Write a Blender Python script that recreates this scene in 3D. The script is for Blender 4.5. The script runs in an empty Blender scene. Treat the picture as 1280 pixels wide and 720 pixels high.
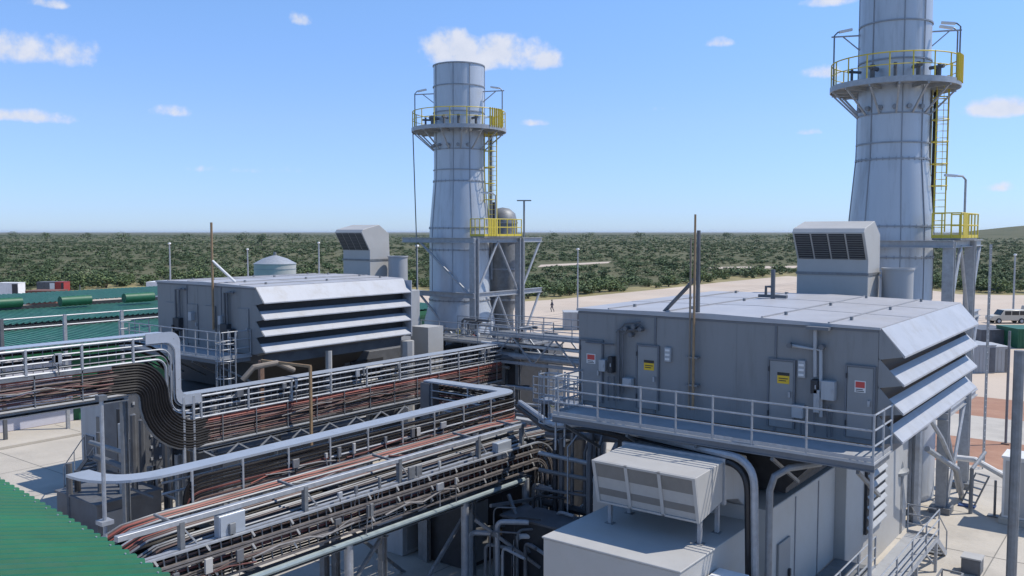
import bpy, math, random
import numpy as np
from mathutils import Vector, Matrix
random.seed(7)
rng = np.random.default_rng(7)
S = bpy.context.scene
R = math.radians

# ------------------------------------------------------------------ camera
CAM_H = 13.0
GZ = 1.3                               # level of the ground
AZ = math.atan(840 / 1100.2)          # view is turned this much left of the plant's Y axis
PIT = math.atan(70 / 1098.0)
cd = bpy.data.cameras.new("camera")
cd.sensor_width = 36.0
cd.lens = 36.0 * 1098 / 1280
cd.clip_start = 0.1
cd.clip_end = 60000
cam = bpy.data.objects.new("camera", cd)
S.collection.objects.link(cam)
cam.location = (0, 0, CAM_H)
cam.rotation_euler = (math.pi / 2 - PIT, 0, AZ)
S.camera = cam

# ------------------------------------------------------------------ sun and sky
SUN_EL = R(56)
SUN_DIR = Vector((0.70, 0.71, 0)).normalized()           # horizontal direction towards the sun
sl = bpy.data.lights.new("sun", 'SUN')
sl.energy = 5.0
sl.angle = R(0.5)
sl.color = (1.0, 0.935, 0.84)
sun = bpy.data.objects.new("sun", sl)
S.collection.objects.link(sun)
sd = Vector((SUN_DIR.x * math.cos(SUN_EL), SUN_DIR.y * math.cos(SUN_EL), math.sin(SUN_EL)))
sun.rotation_euler = sd.to_track_quat('Z', 'Y').to_euler()
sun.location = (40, 40, 60)

w = bpy.data.worlds.new("World")
S.world = w
w.use_nodes = True
nt = w.node_tree
nt.nodes.clear()
N = nt.nodes.new
L = nt.links.new
out = N('ShaderNodeOutputWorld')
bg = N('ShaderNodeBackground')
L(bg.outputs[0], out.inputs[0])
SKY_STRENGTH = 0.13
bg.inputs[1].default_value = SKY_STRENGTH
sky = N('ShaderNodeTexSky')
sky.sky_type = 'NISHITA'
sky.sun_disc = False
sky.sun_elevation = SUN_EL
sky.sun_rotation = math.atan2(SUN_DIR.x, SUN_DIR.y)
sky.altitude = 900
sky.air_density = 1.15
sky.dust_density = 0.0
sky.ozone_density = 2.2
tint = N('ShaderNodeMix'); tint.data_type = 'RGBA'; tint.blend_type = 'MULTIPLY'
tint.inputs[0].default_value = 1.0
L(sky.outputs[0], tint.inputs[6])
gz = N('ShaderNodeTexCoord'); sx = N('ShaderNodeSeparateXYZ'); L(gz.outputs['Generated'], sx.inputs[0])
hr = N('ShaderNodeValToRGB'); L(sx.outputs['Z'], hr.inputs[0])
he = hr.color_ramp.elements
he[0].position = 0.0; he[0].color = (0.52, 0.76, 1.42, 1)
he[1].position = 0.35; he[1].color = (1.10, 1.36, 1.60, 1)
hk = he.new(.12); hk.color = (0.84, 0.98, 1.42, 1)
L(hr.outputs[0], tint.inputs[7])
# cumulus clouds: soft cells at fixed directions in the sky, edges broken up by noise
tc = N('ShaderNodeTexCoord')
nrm = N('ShaderNodeVectorMath'); nrm.operation = 'NORMALIZE'
L(tc.outputs['Generated'], nrm.inputs[0])
nz = N('ShaderNodeTexNoise'); nz.inputs['Scale'].default_value = 30; nz.inputs['Detail'].default_value = 9
nz.inputs['Roughness'].default_value = 0.6
L(nrm.outputs[0], nz.inputs['Vector'])


def fwd_ray(px, py):
    cz, sz = math.cos(AZ), math.sin(AZ)
    fw = Vector((-sz * math.cos(PIT), cz * math.cos(PIT), -math.sin(PIT)))
    rt = Vector((cz, sz, 0))
    up = rt.cross(fw)
    return fw + rt * ((px - 640) / 1098) - up * ((py - 360) / 1098)


CLOUDS = [  # direction given as (right, down) angle cells, half width, half height, strength
    (50, 66, 62, 27, 1.0), (22, 147, 66, 11, .9), (210, 140, 25, 12, .85), (563, 66, 42, 34, 1.15), (640, 72, 58, 32, 1.1),
    (678, 78, 32, 20, 1.0), (600, 82, 70, 14, .9), (900, 54, 19, 9, .75), (1040, 2, 34, 12, .9), (1025, 92, 26, 12, .85),
    (1245, 137, 42, 16, .85), (668, 155, 22, 6, .6), (60, 5, 22, 9, .75), (372, 26, 14, 10, .45),
    (1008, 166, 16, 6, .6), (1262, 234, 22, 8, .45), (815, 136, 14, 5, .35), (310, 213, 60, 5, .2)]
acc = None
lowacc = None
for (px, py, hw, hh, st) in CLOUDS:
    d = fwd_ray(px, py).normalized()
    rx = Vector((d.y, -d.x, 0)).normalized()
    uz = rx.cross(d).normalized()
    dx = N('ShaderNodeVectorMath'); dx.operation = 'DOT_PRODUCT'; dx.inputs[1].default_value = rx * (1098 / hw)
    dy = N('ShaderNodeVectorMath'); dy.operation = 'DOT_PRODUCT'; dy.inputs[1].default_value = uz * (1098 / hh)
    L(nrm.outputs[0], dx.inputs[0]); L(nrm.outputs[0], dy.inputs[0])
    # flatten the base: stretch the part below the centre
    neg = N('ShaderNodeMath'); neg.operation = 'MINIMUM'; L(dy.outputs['Value'], neg.inputs[0]); neg.inputs[1].default_value = 0
    st2 = N('ShaderNodeMath'); st2.operation = 'MULTIPLY_ADD'; L(neg.outputs[0], st2.inputs[0]); st2.inputs[1].default_value = 0.8
    L(dy.outputs['Value'], st2.inputs[2])
    x2 = N('ShaderNodeMath'); x2.operation = 'POWER'; L(dx.outputs['Value'], x2.inputs[0]); x2.inputs[1].default_value = 2
    y2 = N('ShaderNodeMath'); y2.operation = 'POWER'; L(st2.outputs[0], y2.inputs[0]); y2.inputs[1].default_value = 2
    sm = N('ShaderNodeMath'); sm.operation = 'ADD'; L(x2.outputs[0], sm.inputs[0]); L(y2.outputs[0], sm.inputs[1])
    fr = N('ShaderNodeVectorMath'); fr.operation = 'DOT_PRODUCT'; fr.inputs[1].default_value = d; L(nrm.outputs[0], fr.inputs[0])
    g = N('ShaderNodeMath'); g.operation = 'MULTIPLY_ADD'; L(sm.outputs[0], g.inputs[0]); g.inputs[1].default_value = -st; g.inputs[2].default_value = st
    gate = N('ShaderNodeMath'); gate.operation = 'GREATER_THAN'; L(fr.outputs['Value'], gate.inputs[0]); gate.inputs[1].default_value = 0.5
    ga = N('ShaderNodeMath'); ga.operation = 'MULTIPLY_ADD'; L(gate.outputs[0], ga.inputs[0]); ga.inputs[1].default_value = 9; ga.inputs[2].default_value = -9
    gg = N('ShaderNodeMath'); gg.operation = 'ADD'; L(g.outputs[0], gg.inputs[0]); L(ga.outputs[0], gg.inputs[1])
    lo = N('ShaderNodeMath'); lo.operation = 'MULTIPLY'; L(gg.outputs[0], lo.inputs[0]); lo.inputs[1].default_value = 1
    if acc is None:
        acc = gg
    else:
        m = N('ShaderNodeMath'); m.operation = 'MAXIMUM'; L(acc.outputs[0], m.inputs[0]); L(gg.outputs[0], m.inputs[1]); acc = m
nzs = N('ShaderNodeMath'); nzs.operation = 'MULTIPLY_ADD'; L(nz.outputs[0], nzs.inputs[0]); nzs.inputs[1].default_value = 2.9; nzs.inputs[2].default_value = -1.62
cs = N('ShaderNodeMath'); cs.operation = 'ADD'; L(acc.outputs[0], cs.inputs[0]); L(nzs.outputs[0], cs.inputs[1])
mr = N('ShaderNodeMapRange'); mr.interpolation_type = 'SMOOTHSTEP'
mr.inputs['From Min'].default_value = -0.12; mr.inputs['From Max'].default_value = 0.8
mr.inputs['To Max'].default_value = 0.92
L(cs.outputs[0], mr.inputs['Value'])
# cloud colour: brighter where thick, greyer base
nz2 = N('ShaderNodeTexNoise'); nz2.inputs['Scale'].default_value = 60; nz2.inputs['Detail'].default_value = 4
L(nrm.outputs[0], nz2.inputs['Vector'])
cr = N('ShaderNodeMix'); cr.data_type = 'RGBA'
L(nz2.outputs[0], cr.inputs[0])
cr.inputs[6].default_value = (5.0, 5.5, 6.7, 1)
cr.inputs[7].default_value = (7.0, 7.15, 7.8, 1)
mx = N('ShaderNodeMix'); mx.data_type = 'RGBA'
L(mr.outputs[0], mx.inputs[0]); L(tint.outputs[2], mx.inputs[6]); L(cr.outputs[2], mx.inputs[7])
L(mx.outputs[2], bg.inputs[0])

S.view_settings.view_transform = 'Standard'
S.view_settings.look = 'None'
S.view_settings.exposure = -0.1
S.view_settings.gamma = 1.0
S.view_settings.use_curve_mapping = False
S.render.engine = 'CYCLES'
S.cycles.max_bounces = 6
S.cycles.transparent_max_bounces = 8

# ------------------------------------------------------------------ pixel -> point helpers (each with its own real distance)
CP = Vector((0, 0, CAM_H))


def WZ(px, py, z):
    d = fwd_ray(px, py); return CP + d * ((z - CAM_H) / d.z)


def WX(px, py, X):
    d = fwd_ray(px, py); return CP + d * (X / d.x)


def WY(px, py, Y):
    d = fwd_ray(px, py); return CP + d * (Y / d.y)


def WD(px, py, dep):
    return CP + fwd_ray(px, py) * dep


# ------------------------------------------------------------------ materials
MATS = {}


def mat(name, col, rough=0.6, metal=0.0, var=0.12, scale=3.0, bump=0.0, bscale=40.0, streak=0.0, dirt=None, dirt_amt=0.0, dirt_scale=0.8, spec=0.5, objvar=0.0):
    if name in MATS:
        return MATS[name]
    m = bpy.data.materials.new(name); m.use_nodes = True
    t = m.node_tree; n = t.nodes.new; l = t.links.new
    b = t.nodes['Principled BSDF']
    b.inputs['Roughness'].default_value = rough
    b.inputs['Metallic'].default_value = metal
    b.inputs['Specular IOR Level'].default_value = spec
    g = n('ShaderNodeNewGeometry')
    no = n('ShaderNodeTexNoise'); no.inputs['Scale'].default_value = scale; no.inputs['Detail'].default_value = 6
    no.inputs['Roughness'].default_value = 0.65
    mp = n('ShaderNodeMapping'); l(g.outputs['Position'], mp.inputs[0])
    if streak:
        mp.inputs['Scale'].default_value = (1, 1, 0.12)
    l(mp.outputs[0], no.inputs['Vector'])
    c = Vector(col)
    mixn = n('ShaderNodeMix'); mixn.data_type = 'RGBA'
    mrr = n('ShaderNodeMapRange'); mrr.inputs['From Min'].default_value = .3; mrr.inputs['From Max'].default_value = .7
    l(no.outputs[0], mrr.inputs['Value']); l(mrr.outputs[0], mixn.inputs[0])
    mixn.inputs[6].default_value = (*(c * (1 - var)), 1)
    mixn.inputs[7].default_value = (*(c * (1 + var)), 1)
    last = mixn.outputs[2]
    if dirt is not None:
        n2 = n('ShaderNodeTexNoise'); n2.inputs['Scale'].default_value = dirt_scale; n2.inputs['Detail'].default_value = 9
        n2.inputs['Roughness'].default_value = .72
        mp2 = n('ShaderNodeMapping'); l(g.outputs['Position'], mp2.inputs[0])
        if streak:
            mp2.inputs['Scale'].default_value = (1.4, 1.4, 0.16)
        l(mp2.outputs[0], n2.inputs['Vector'])
        r2 = n('ShaderNodeMapRange'); r2.inputs['From Min'].default_value = .5; r2.inputs['From Max'].default_value = .74
        r2.inputs['To Max'].default_value = dirt_amt
        l(n2.outputs[0], r2.inputs['Value'])
        m2 = n('ShaderNodeMix'); m2.data_type = 'RGBA'
        l(r2.outputs[0], m2.inputs[0]); l(last, m2.inputs[6]); m2.inputs[7].default_value = (*dirt, 1)
        last = m2.outputs[2]
    if objvar:
        oi = n('ShaderNodeObjectInfo')
        hs = n('ShaderNodeHueSaturation')
        r3 = n('ShaderNodeMapRange'); r3.inputs['To Min'].default_value = 1 - objvar; r3.inputs['To Max'].default_value = 1 + objvar
        l(oi.outputs['Random'], r3.inputs['Value']); l(r3.outputs[0], hs.inputs['Value']); l(last, hs.inputs['Color'])
        last = hs.outputs[0]
    l(last, b.inputs['Base Color'])
    rn = n('ShaderNodeMapRange'); rn.inputs['To Min'].default_value = max(0, rough - .1); rn.inputs['To Max'].default_value = min(1, rough + .12)
    l(no.outputs[0], rn.inputs['Value']); l(rn.outputs[0], b.inputs['Roughness'])
    if bump:
        n3 = n('ShaderNodeTexNoise'); n3.inputs['Scale'].default_value = bscale; n3.inputs['Detail'].default_value = 5
        l(g.outputs['Position'], n3.inputs['Vector'])
        bp = n('ShaderNodeBump'); bp.inputs['Strength'].default_value = bump; bp.inputs['Distance'].default_value = .05
        l(n3.outputs[0], bp.inputs['Height']); l(bp.outputs[0], b.inputs['Normal'])
    MATS[name] = m
    return m


M_body = mat('grey_panel_paint', (.205, .209, .212), .55, 0, .06, .8, dirt=(.125, .12, .115), dirt_amt=.6, dirt_scale=1.5, streak=1)
M_seam = mat('panel_joint', (.13, .14, .155), .6)
M_door = mat('door_paint', (.232, .236, .238), .5, 0, .05)
M_blade = mat('louvre_white', (.36, .375, .405), .5, 0, .08, 1.5, dirt=(.25, .235, .21), dirt_amt=.6, dirt_scale=1.6)
M_roof = mat('roof_sheet', (.37, .37, .385), .5, 0, .08, 1.2, dirt=(.33, .31, .28), dirt_amt=.65, dirt_scale=.9)
M_rib = mat('roof_rib', (.28, .28, .29), .6)
M_box = mat('light_grey_paint', (.40, .395, .38), .55, 0, .05, 1.0, dirt=(.36, .33, .29), dirt_amt=.45, dirt_scale=1.1)
M_mid = mat('mid_grey_paint', (.36, .37, .38), .55, 0, .06, 1.0, dirt=(.2, .19, .18), dirt_amt=.5, dirt_scale=1.4, streak=1)
M_white = mat('white_paint', (.68, .68, .67), .5, 0, .05, 2, dirt=(.42, .39, .33), dirt_amt=.45)
M_galv = mat('galvanised_steel', (.36, .375, .395), .5, .35, .16, 5, dirt=(.25, .25, .25), dirt_amt=.5, dirt_scale=3)
M_galvd = mat('weathered_steel', (.20, .21, .22), .55, .35, .2, 4, dirt=(.16, .13, .11), dirt_amt=.6, dirt_scale=3)
M_lid = mat('tray_lid_metal', (.41, .45, .50), .42, .35, .07, 2, dirt=(.33, .34, .36), dirt_amt=.5, dirt_scale=2)
M_stack = mat('stack_paint', (.455, .485, .525), .36, .2, .07, .7, dirt=(.25, .255, .265), dirt_amt=.75, dirt_scale=1.2, streak=1)
M_stackd = mat('stack_flange', (.27, .29, .32), .5, .2)
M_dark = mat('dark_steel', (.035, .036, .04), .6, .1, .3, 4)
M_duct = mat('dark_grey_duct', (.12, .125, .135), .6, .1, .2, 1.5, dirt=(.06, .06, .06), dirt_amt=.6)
M_black = mat('black_rubber', (.018, .018, .02), .45, 0, .3, 6)
M_yel = mat('yellow_paint', (.62, .49, .05), .5, 0, .1, 4, dirt=(.36, .28, .08), dirt_amt=.5, dirt_scale=4)
M_orange = mat('orange_primer', (.27, .18, .10), .7, 0, .2, 5)
M_tan = mat('dull_tan', (.22, .185, .15), .8, 0, .15, 3)
M_rust = mat('rusty_steel', (.22, .14, .10), .8, .1, .3, 4)
M_cred = mat('maroon_cable', (.115, .034, .029), .55, 0, .35, 1.2)
M_corn = mat('red_orange_cable', (.26, .07, .05), .55, 0, .3, 1.2)
M_cbrn = mat('brown_grey_cable', (.10, .06, .05), .55, 0, .35, 1.2)
M_cblk = mat('black_cable', (.014, .0125, .0125), .5, 0, .3, 2, spec=.22)
M_cgry = mat('grey_cable', (.20, .19, .185), .5, 0, .25, 2)
M_green = mat('green_roof_paint', (.008, .118, .052), .55, 0, .22, .9, dirt=(.035, .11, .065), dirt_amt=.6, dirt_scale=2.2, spec=.3)
M_greenf = mat('faded_green_roof', (.045, .165, .11), .55, 0, .25, 1.2, dirt=(.13, .22, .175), dirt_amt=.75, dirt_scale=.8)
M_greend = mat('dark_green_paint', (.012, .10, .045), .5, 0, .12, 2)
M_lilac = mat('pale_wall', (.50, .50, .56), .7, 0, .05, 2)
M_conc = mat('concrete', (.44, .405, .35), .9, 0, .1, .35, bump=.3, bscale=8, dirt=(.27, .25, .22), dirt_amt=.7, dirt_scale=.22)
M_sand = mat('sand', (.49, .405, .32), .95, 0, .13, .05, bump=.4, bscale=1.5, dirt=(.40, .28, .19), dirt_amt=.55, dirt_scale=.04)
M_red = mat('red_gravel', (.33, .175, .11), .95, 0, .15, .6, bump=.5, bscale=10, dirt=(.40, .27, .19), dirt_amt=.6, dirt_scale=.3)
M_drygrass = mat('dry_grass', (.24, .20, .085), .95, 0, .3, .2, dirt=(.12, .13, .05), dirt_amt=.8, dirt_scale=.08)
M_brick = mat('brown_block', (.16, .075, .055), .85, 0, .2, 2)
M_redbox = mat('red_box_paint', (.30, .03, .025), .5)
M_glass = mat('dark_glass', (.02, .025, .03), .08, 0, .1)
M_cream = mat('cream_car_paint', (.52, .47, .38), .35, 0, .03)
M_blue = mat('blue_paint', (.03, .07, .2), .5)
M_tyre = mat('tyre', (.02, .02, .02), .8)
M_skin = mat('skin', (.12, .06, .04), .6)
M_cloth = mat('dark_overalls', (.03, .035, .06), .9)
M_shirt = mat('dusty_shirt', (.06, .055, .06), .9)
M_signw = mat('sign_white', (.66, .64, .62), .5, 0, .02)
M_signr = mat('sign_red', (.5, .06, .05), .5, 0, .02)
M_signy = mat('sign_yellow', (.66, .42, .02), .5, 0, .02)
M_signk = mat('sign_black', (.02, .02, .02), .5, 0, .02)
M_grille = mat('grille_grey', (.17, .165, .155), .6, .1, .12, 3)
M_filter = mat('filter_media', (.36, .355, .34), .8, 0, .06, 5)
M_bark = mat('bark', (.10, .075, .055), .9, 0, .2, 4)


def leafmat(name, c1, c2, c3, scale):
    m = bpy.data.materials.new(name); m.use_nodes = True
    t = m.node_tree; n = t.nodes.new; l = t.links.new
    b = t.nodes['Principled BSDF']; b.inputs['Roughness'].default_value = .75
    b.inputs['Specular IOR Level'].default_value = .25
    g = n('ShaderNodeNewGeometry')
    a = n('ShaderNodeTexNoise'); a.inputs['Scale'].default_value = scale; a.inputs['Detail'].default_value = 5
    a.inputs['Roughness'].default_value = .7
    l(g.outputs['Position'], a.inputs['Vector'])
    cr = n('ShaderNodeValToRGB')
    e = cr.color_ramp.elements
    e[0].position = .34; e[0].color = (*c1, 1); e[1].position = .66; e[1].color = (*c3, 1)
    k = e.new(.5); k.color = (*c2, 1)
    a2 = n('ShaderNodeTexNoise'); a2.inputs['Scale'].default_value = scale * 6; a2.inputs['Detail'].default_value = 3
    l(g.outputs['Position'], a2.inputs['Vector'])
    am = n('ShaderNodeMix'); am.data_type = 'FLOAT'; am.inputs[0].default_value = .5
    l(a.outputs[0], am.inputs[2]); l(a2.outputs[0], am.inputs[3])
    l(am.outputs[0], cr.inputs[0])
    hs = n('ShaderNodeHueSaturation')
    r3 = n('ShaderNodeMapRange'); r3.inputs['To Min'].default_value = .65; r3.inputs['To Max'].default_value = 1.35
    l(g.outputs['Random Per Island'], r3.inputs['Value']); l(r3.outputs[0], hs.inputs['Value'])
    l(cr.outputs[0], hs.inputs['Color']); l(hs.outputs[0], b.inputs['Base Color'])
    return m


M_leaf = leafmat('scrub_leaves', (.052, .084, .036), (.092, .130, .058), (.150, .172, .092), .03)
M_leafn = leafmat('near_scrub_leaves', (.062, .096, .036), (.105, .145, .056), (.16, .185, .085), .06)


# ------------------------------------------------------------------ mesh builder
class MB:
    def __init__(s):
        s.v = []; s.f = []

    def add(s, vs, fs):
        o = len(s.v); s.v.extend([tuple(p) for p in vs]); s.f.extend([tuple(i + o for i in q) for q in fs]); return s

    def box(s, x0, x1, y0, y1, z0, z1):
        vs = [(x0, y0, z0), (x1, y0, z0), (x1, y1, z0), (x0, y1, z0), (x0, y0, z1), (x1, y0, z1), (x1, y1, z1), (x0, y1, z1)]
        return s.add(vs, [(0, 3, 2, 1), (4, 5, 6, 7), (0, 1, 5, 4), (1, 2, 6, 5), (2, 3, 7, 6), (3, 0, 4, 7)])

    def beam(s, p, q, a, b=None, up=(0, 0, 1)):
        b = b or a
        p = Vector(p); q = Vector(q); d = (q - p).normalized(); u = Vector(up)
        if abs(d.dot(u)) > .98: u = Vector((0, 1, 0))
        r = d.cross(u).normalized(); u = r.cross(d).normalized()
        vs = []
        for c in (p, q):
            for (i, j) in ((-1, -1), (1, -1), (1, 1), (-1, 1)):
                vs.append(c + r * (i * a / 2) + u * (j * b / 2))
        return s.add(vs, [(0, 1, 2, 3)[::-1], (4, 5, 6, 7), (0, 1, 5, 4), (1, 2, 6, 5), (2, 3, 7, 6), (3, 0, 4, 7)])

    def ibeam(s, p, q, w, h, t=.03, up=(0, 0, 1)):
        p = Vector(p); q = Vector(q); d = (q - p).normalized(); u = Vector(up)
        if abs(d.dot(u)) > .98: u = Vector((0, 1, 0))
        r = d.cross(u).normalized(); u = r.cross(d).normalized()
        s.beam(p + u * (h / 2 - t / 2), q + u * (h / 2 - t / 2), w, t, up)
        s.beam(p - u * (h / 2 - t / 2), q - u * (h / 2 - t / 2), w, t, up)
        return s.beam(p, q, t, h - 2 * t, up)

    def tube(s, pts, r, n=8, cap=True):
        pts = [Vector(p) for p in pts]
        m = len(pts); rings = []
        ref = None
        for i, p in enumerate(pts):
            d = ((pts[min(i + 1, m - 1)] - pts[max(i - 1, 0)])).normalized()
            if ref is None:
                ref = Vector((0, 0, 1)) if abs(d.z) < .9 else Vector((1, 0, 0))
            a = d.cross(ref)
            if a.length < 1e-4: a = d.orthogonal()
            a.normalize(); b = a.cross(d).normalized(); ref = b
            # mitre
            k = 1.0
            rr = r[i] if isinstance(r, (list, tuple)) else r
            rings.append([p + (a * math.cos(2 * math.pi * j / n) + b * math.sin(2 * math.pi * j / n)) * rr * k for j in range(n)])
        vs = [q for rg in rings for q in rg]; fs = []
        for i in range(m - 1):
            for j in range(n):
                j2 = (j + 1) % n
                fs.append((i * n + j, i * n + j2, (i + 1) * n + j2, (i + 1) * n + j))
        if cap:
            fs.append(tuple(range(n))[::-1]); fs.append(tuple((m - 1) * n + j for j in range(n)))
        return s.add(vs, fs)

    def lathe(s, prof, cx, cy, n=40, a0=0, a1=2 * math.pi):
        full = abs(a1 - a0 - 2 * math.pi) < 1e-6
        k = n if full else n + 1
        vs = []; fs = []
        for (r, z) in prof:
            for j in range(k):
                a = a0 + (a1 - a0) * j / n
                vs.append((cx + r * math.cos(a), cy + r * math.sin(a), z))
        for i in range(len(prof) - 1):
            for j in range(n):
                j2 = (j + 1) % k
                fs.append((i * k + j, i * k + j2, (i + 1) * k + j2, (i + 1) * k + j))
        return s.add(vs, fs)

    def disc(s, cx, cy, z, r, n=32):
        return s.add([(cx + r * math.cos(2 * math.pi * j / n), cy + r * math.sin(2 * math.pi * j / n), z) for j in range(n)], [tuple(range(n))])

    def prism(s, poly, axis, a, b):
        """poly in the two other axes, extruded along axis from a to b"""
        n = len(poly); vs = []
        for c in (a, b):
            for (u, v) in poly:
                vs.append({'x': (c, u, v), 'y': (u, c, v), 'z': (u, v, c)}[axis])
        fs = [tuple(range(n))[::-1], tuple(range(n, 2 * n))]
        for i in range(n):
            fs.append((i, (i + 1) % n, n + (i + 1) % n, n + i))
        return s.add(vs, fs)

    def strip(s, path, wvec, t):
        """flat plate following path (list of points), width vector, thickness along normal"""
        path = [Vector(p) for p in path]; wv = Vector(wvec); m = len(path); vs = []
        for i, p in enumerate(path):
            d = (path[min(i + 1, m - 1)] - path[max(i - 1, 0)]).normalized()
            nn = wv.normalized().cross(d).normalized() * t
            vs += [p - wv / 2, p + wv / 2, p + wv / 2 + nn, p - wv / 2 + nn]
        fs = []
        for i in range(m - 1):
            o = 4 * i
            for (a, b) in ((0, 1), (1, 2), (2, 3), (3, 0)):
                fs.append((o + a, o + b, o + 4 + b, o + 4 + a))
        fs.append((0, 3, 2, 1)); o = 4 * (m - 1); fs.append((o, o + 1, o + 2, o + 3))
        return s.add(vs, fs)

    def build(s, name, m, parent=None, label=None, smooth=True, bevel=0.0):
        me = bpy.data.meshes.new(name)
        vs = s.v
        if parent is not None:
            P = wloc(parent)
            vs = [(a - P[0], b - P[1], c - P[2]) for (a, b, c) in vs]
        me.from_pydata(vs, [], s.f)
        me.materials.append(m)
        me.validate(); 
        import bmesh
        bm = bmesh.new(); bm.from_mesh(me); bmesh.ops.recalc_face_normals(bm, faces=bm.faces); bm.to_mesh(me); bm.free()
        if smooth:
            me.shade_smooth(); me.set_sharp_from_angle(angle=R(35))
        o = bpy.data.objects.new(name, me)
        S.collection.objects.link(o)
        if parent is not None: o.parent = parent
        if label: o['label'] = label
        if bevel:
            bv = o.modifiers.new('bevel', 'BEVEL'); bv.width = bevel; bv.segments = 1; bv.limit_method = 'ANGLE'
        return o


def wloc(o):
    p = Vector(o.location)
    while o.parent is not None:
        o = o.parent; p = p + Vector(o.location)
    return p


def thing(name, label, cat, loc=(0, 0, 0), group=None):
    o = bpy.data.objects.new(name, None); S.collection.objects.link(o); o.empty_display_size = .3
    o.location = loc; o['label'] = label; o['category'] = cat
    if group: o['group'] = group
    return o


def tag(o, label, cat, group=None):
    o['label'] = label; o['category'] = cat
    if group: o['group'] = group
    return o


def lift(o):
    o.location.z += GZ


def structure(o, kind='structure'):
    o['kind'] = kind; return o


def solo(mb, name, m, label, cat, group=None, base=None, **k):
    """a thing that is a single mesh, origin at its base"""
    o = mb.build(name, m, None, None, **k)
    vs = o.data.vertices
    if base is None:
        xs = [v.co.x for v in vs]; ys = [v.co.y for v in vs]; zs = [v.co.z for v in vs]
        base = ((min(xs) + max(xs)) / 2, (min(ys) + max(ys)) / 2, min(zs))
    o.data.transform(Matrix.Translation(-Vector(base))); o.location = base
    return tag(o, label, cat, group)


def sheet(name, pts, z, m, kind='structure'):
    me = bpy.data.meshes.new(name)
    me.from_pydata([(p[0], p[1], z + GZ) for p in pts], [], [tuple(range(len(pts)))])
    me.materials.append(m)
    o = bpy.data.objects.new(name, me); S.collection.objects.link(o)
    o['kind'] = kind
    return o


def arc(cx, cz, r, a0, a1, n=8):
    return [(cx + r * math.cos(a0 + (a1 - a0) * i / n), cz + r * math.sin(a0 + (a1 - a0) * i / n)) for i in range(n + 1)]


# ================================================================== GROUND
gm = bpy.data.materials.new('scrubland_soil'); gm.use_nodes = True
t = gm.node_tree; b = t.nodes['Principled BSDF']; b.inputs['Roughness'].default_value = 1; b.inputs['Specular IOR Level'].default_value = .1
g = t.nodes.new('ShaderNodeNewGeometry')
n1 = t.nodes.new('ShaderNodeTexNoise'); n1.inputs['Scale'].default_value = .012; n1.inputs['Detail'].default_value = 10; n1.inputs['Roughness'].default_value = .75
t.links.new(g.outputs['Position'], n1.inputs['Vector'])
c1 = t.nodes.new('ShaderNodeValToRGB'); e = c1.color_ramp.elements
e[0].position = .36; e[0].color = (.075, .086, .046, 1); e[1].position = .72; e[1].color = (.158, .150, .088, 1)
k = e.new(.53); k.color = (.118, .116, .066, 1)
t.links.new(n1.outputs[0], c1.inputs[0]); t.links.new(c1.outputs[0], b.inputs['Base Color'])
G = 30000
sheet('ground', [(-G, -G), (G, -G), (G, G), (-G, G)], 0, gm)

edge_px = [(-260, 378), (-60, 371), (90, 366), (200, 358), (330, 354), (520, 362), (640, 378), (700, 374), (760, 368), (830, 361), (900, 353), (985, 345), (1080, 352), (1200, 368), (1260, 369), (1330, 369), (1500, 372)]
edge = [WZ(x, y, GZ) for x, y in edge_px]
sand_poly = [(p.x, p.y) for p in edge] + [(60, 60), (40, -40), (-120, -40)]
sheet('sand_yard', sand_poly, .02, M_sand)
# strip of dry grass between sand and scrub
gp = [(p.x, p.y) for p in edge]
gp2 = [WZ(x, y - (7 if x < 600 else 6), GZ) for x, y in edge_px]
sheet('grass_verge', gp + [(p.x, p.y) for p in gp2][::-1], .012, M_drygrass, 'structure')
# concrete yard and gravel beds
sheet('concrete_yard', [(-54.2, -30), (40, -30), (40, 48.4), (-54.2, 48.4)], .035, M_conc)
sheet('gravel_bed', [(-14, 48.41), (14, 48.41), (14, 54.9), (-14, 54.9)], .033, M_red)
sheet('service_road', [(-40, 54.91), (40, 54.91), (40, 61.8), (-40, 61.8)], .035, M_conc)
sheet('gravel_bed', [(-30, 61.81), (30, 61.81), (30, 69.2), (-30, 69.2)], .033, M_red)
kb = MB(); kb.box(-50.3, -50.0, -30, 60, GZ, GZ + .17); structure(kb.build('kerb', M_conc))
jm = mat('slab_joint', (.20, .19, .17), .9)
for x in np.arange(-50, 10, 5.0):
    structure(MB().box(x, x + .04, -5, 48, GZ + .036, GZ + .039).build('slab_joint', jm, smooth=False))
for y in np.arange(0, 48, 5.0):
    structure(MB().box(-54, 12, y, y + .04, GZ + .0395, GZ + .0415).build('slab_joint', jm, smooth=False))
tm = mat('wheel_track', (.37, .30, .24), .95, 0, .12, .2)
for k, (pa, pb_) in enumerate([((640, 402), (1010, 352)), ((650, 410), (1020, 357)), ((60, 392), (330, 362)), ((1215, 400), (1330, 392)), ((1215, 412), (1330, 440))]):
    a_ = WZ(*pa, GZ); b_ = WZ(*pb_, GZ); dv = (b_ - a_); dv.z = 0; dv.normalize(); nv = Vector((-dv.y, dv.x, 0))
    for q in (-.9, .9):
        P = [a_ + nv * (q - .25), b_ + nv * (q - .25), b_ + nv * (q + .25), a_ + nv * (q + .25)]
        sheet('wheel_track', [(v.x, v.y) for v in P], .024 + .002 * k, tm)
# sandy tracks cut through the scrub
for i, px in enumerate([[(545, 321), (610, 317), (615, 315), (545, 318)], [(672, 334), (760, 329), (764, 327), (676, 331)], [(885, 337), (1010, 335), (1010, 332), (885, 334)]]):
    P = [WZ(x, y, GZ) for x, y in px]
    sheet('sand_track', [(p.x, p.y) for p in P], .03, M_sand)
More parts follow.
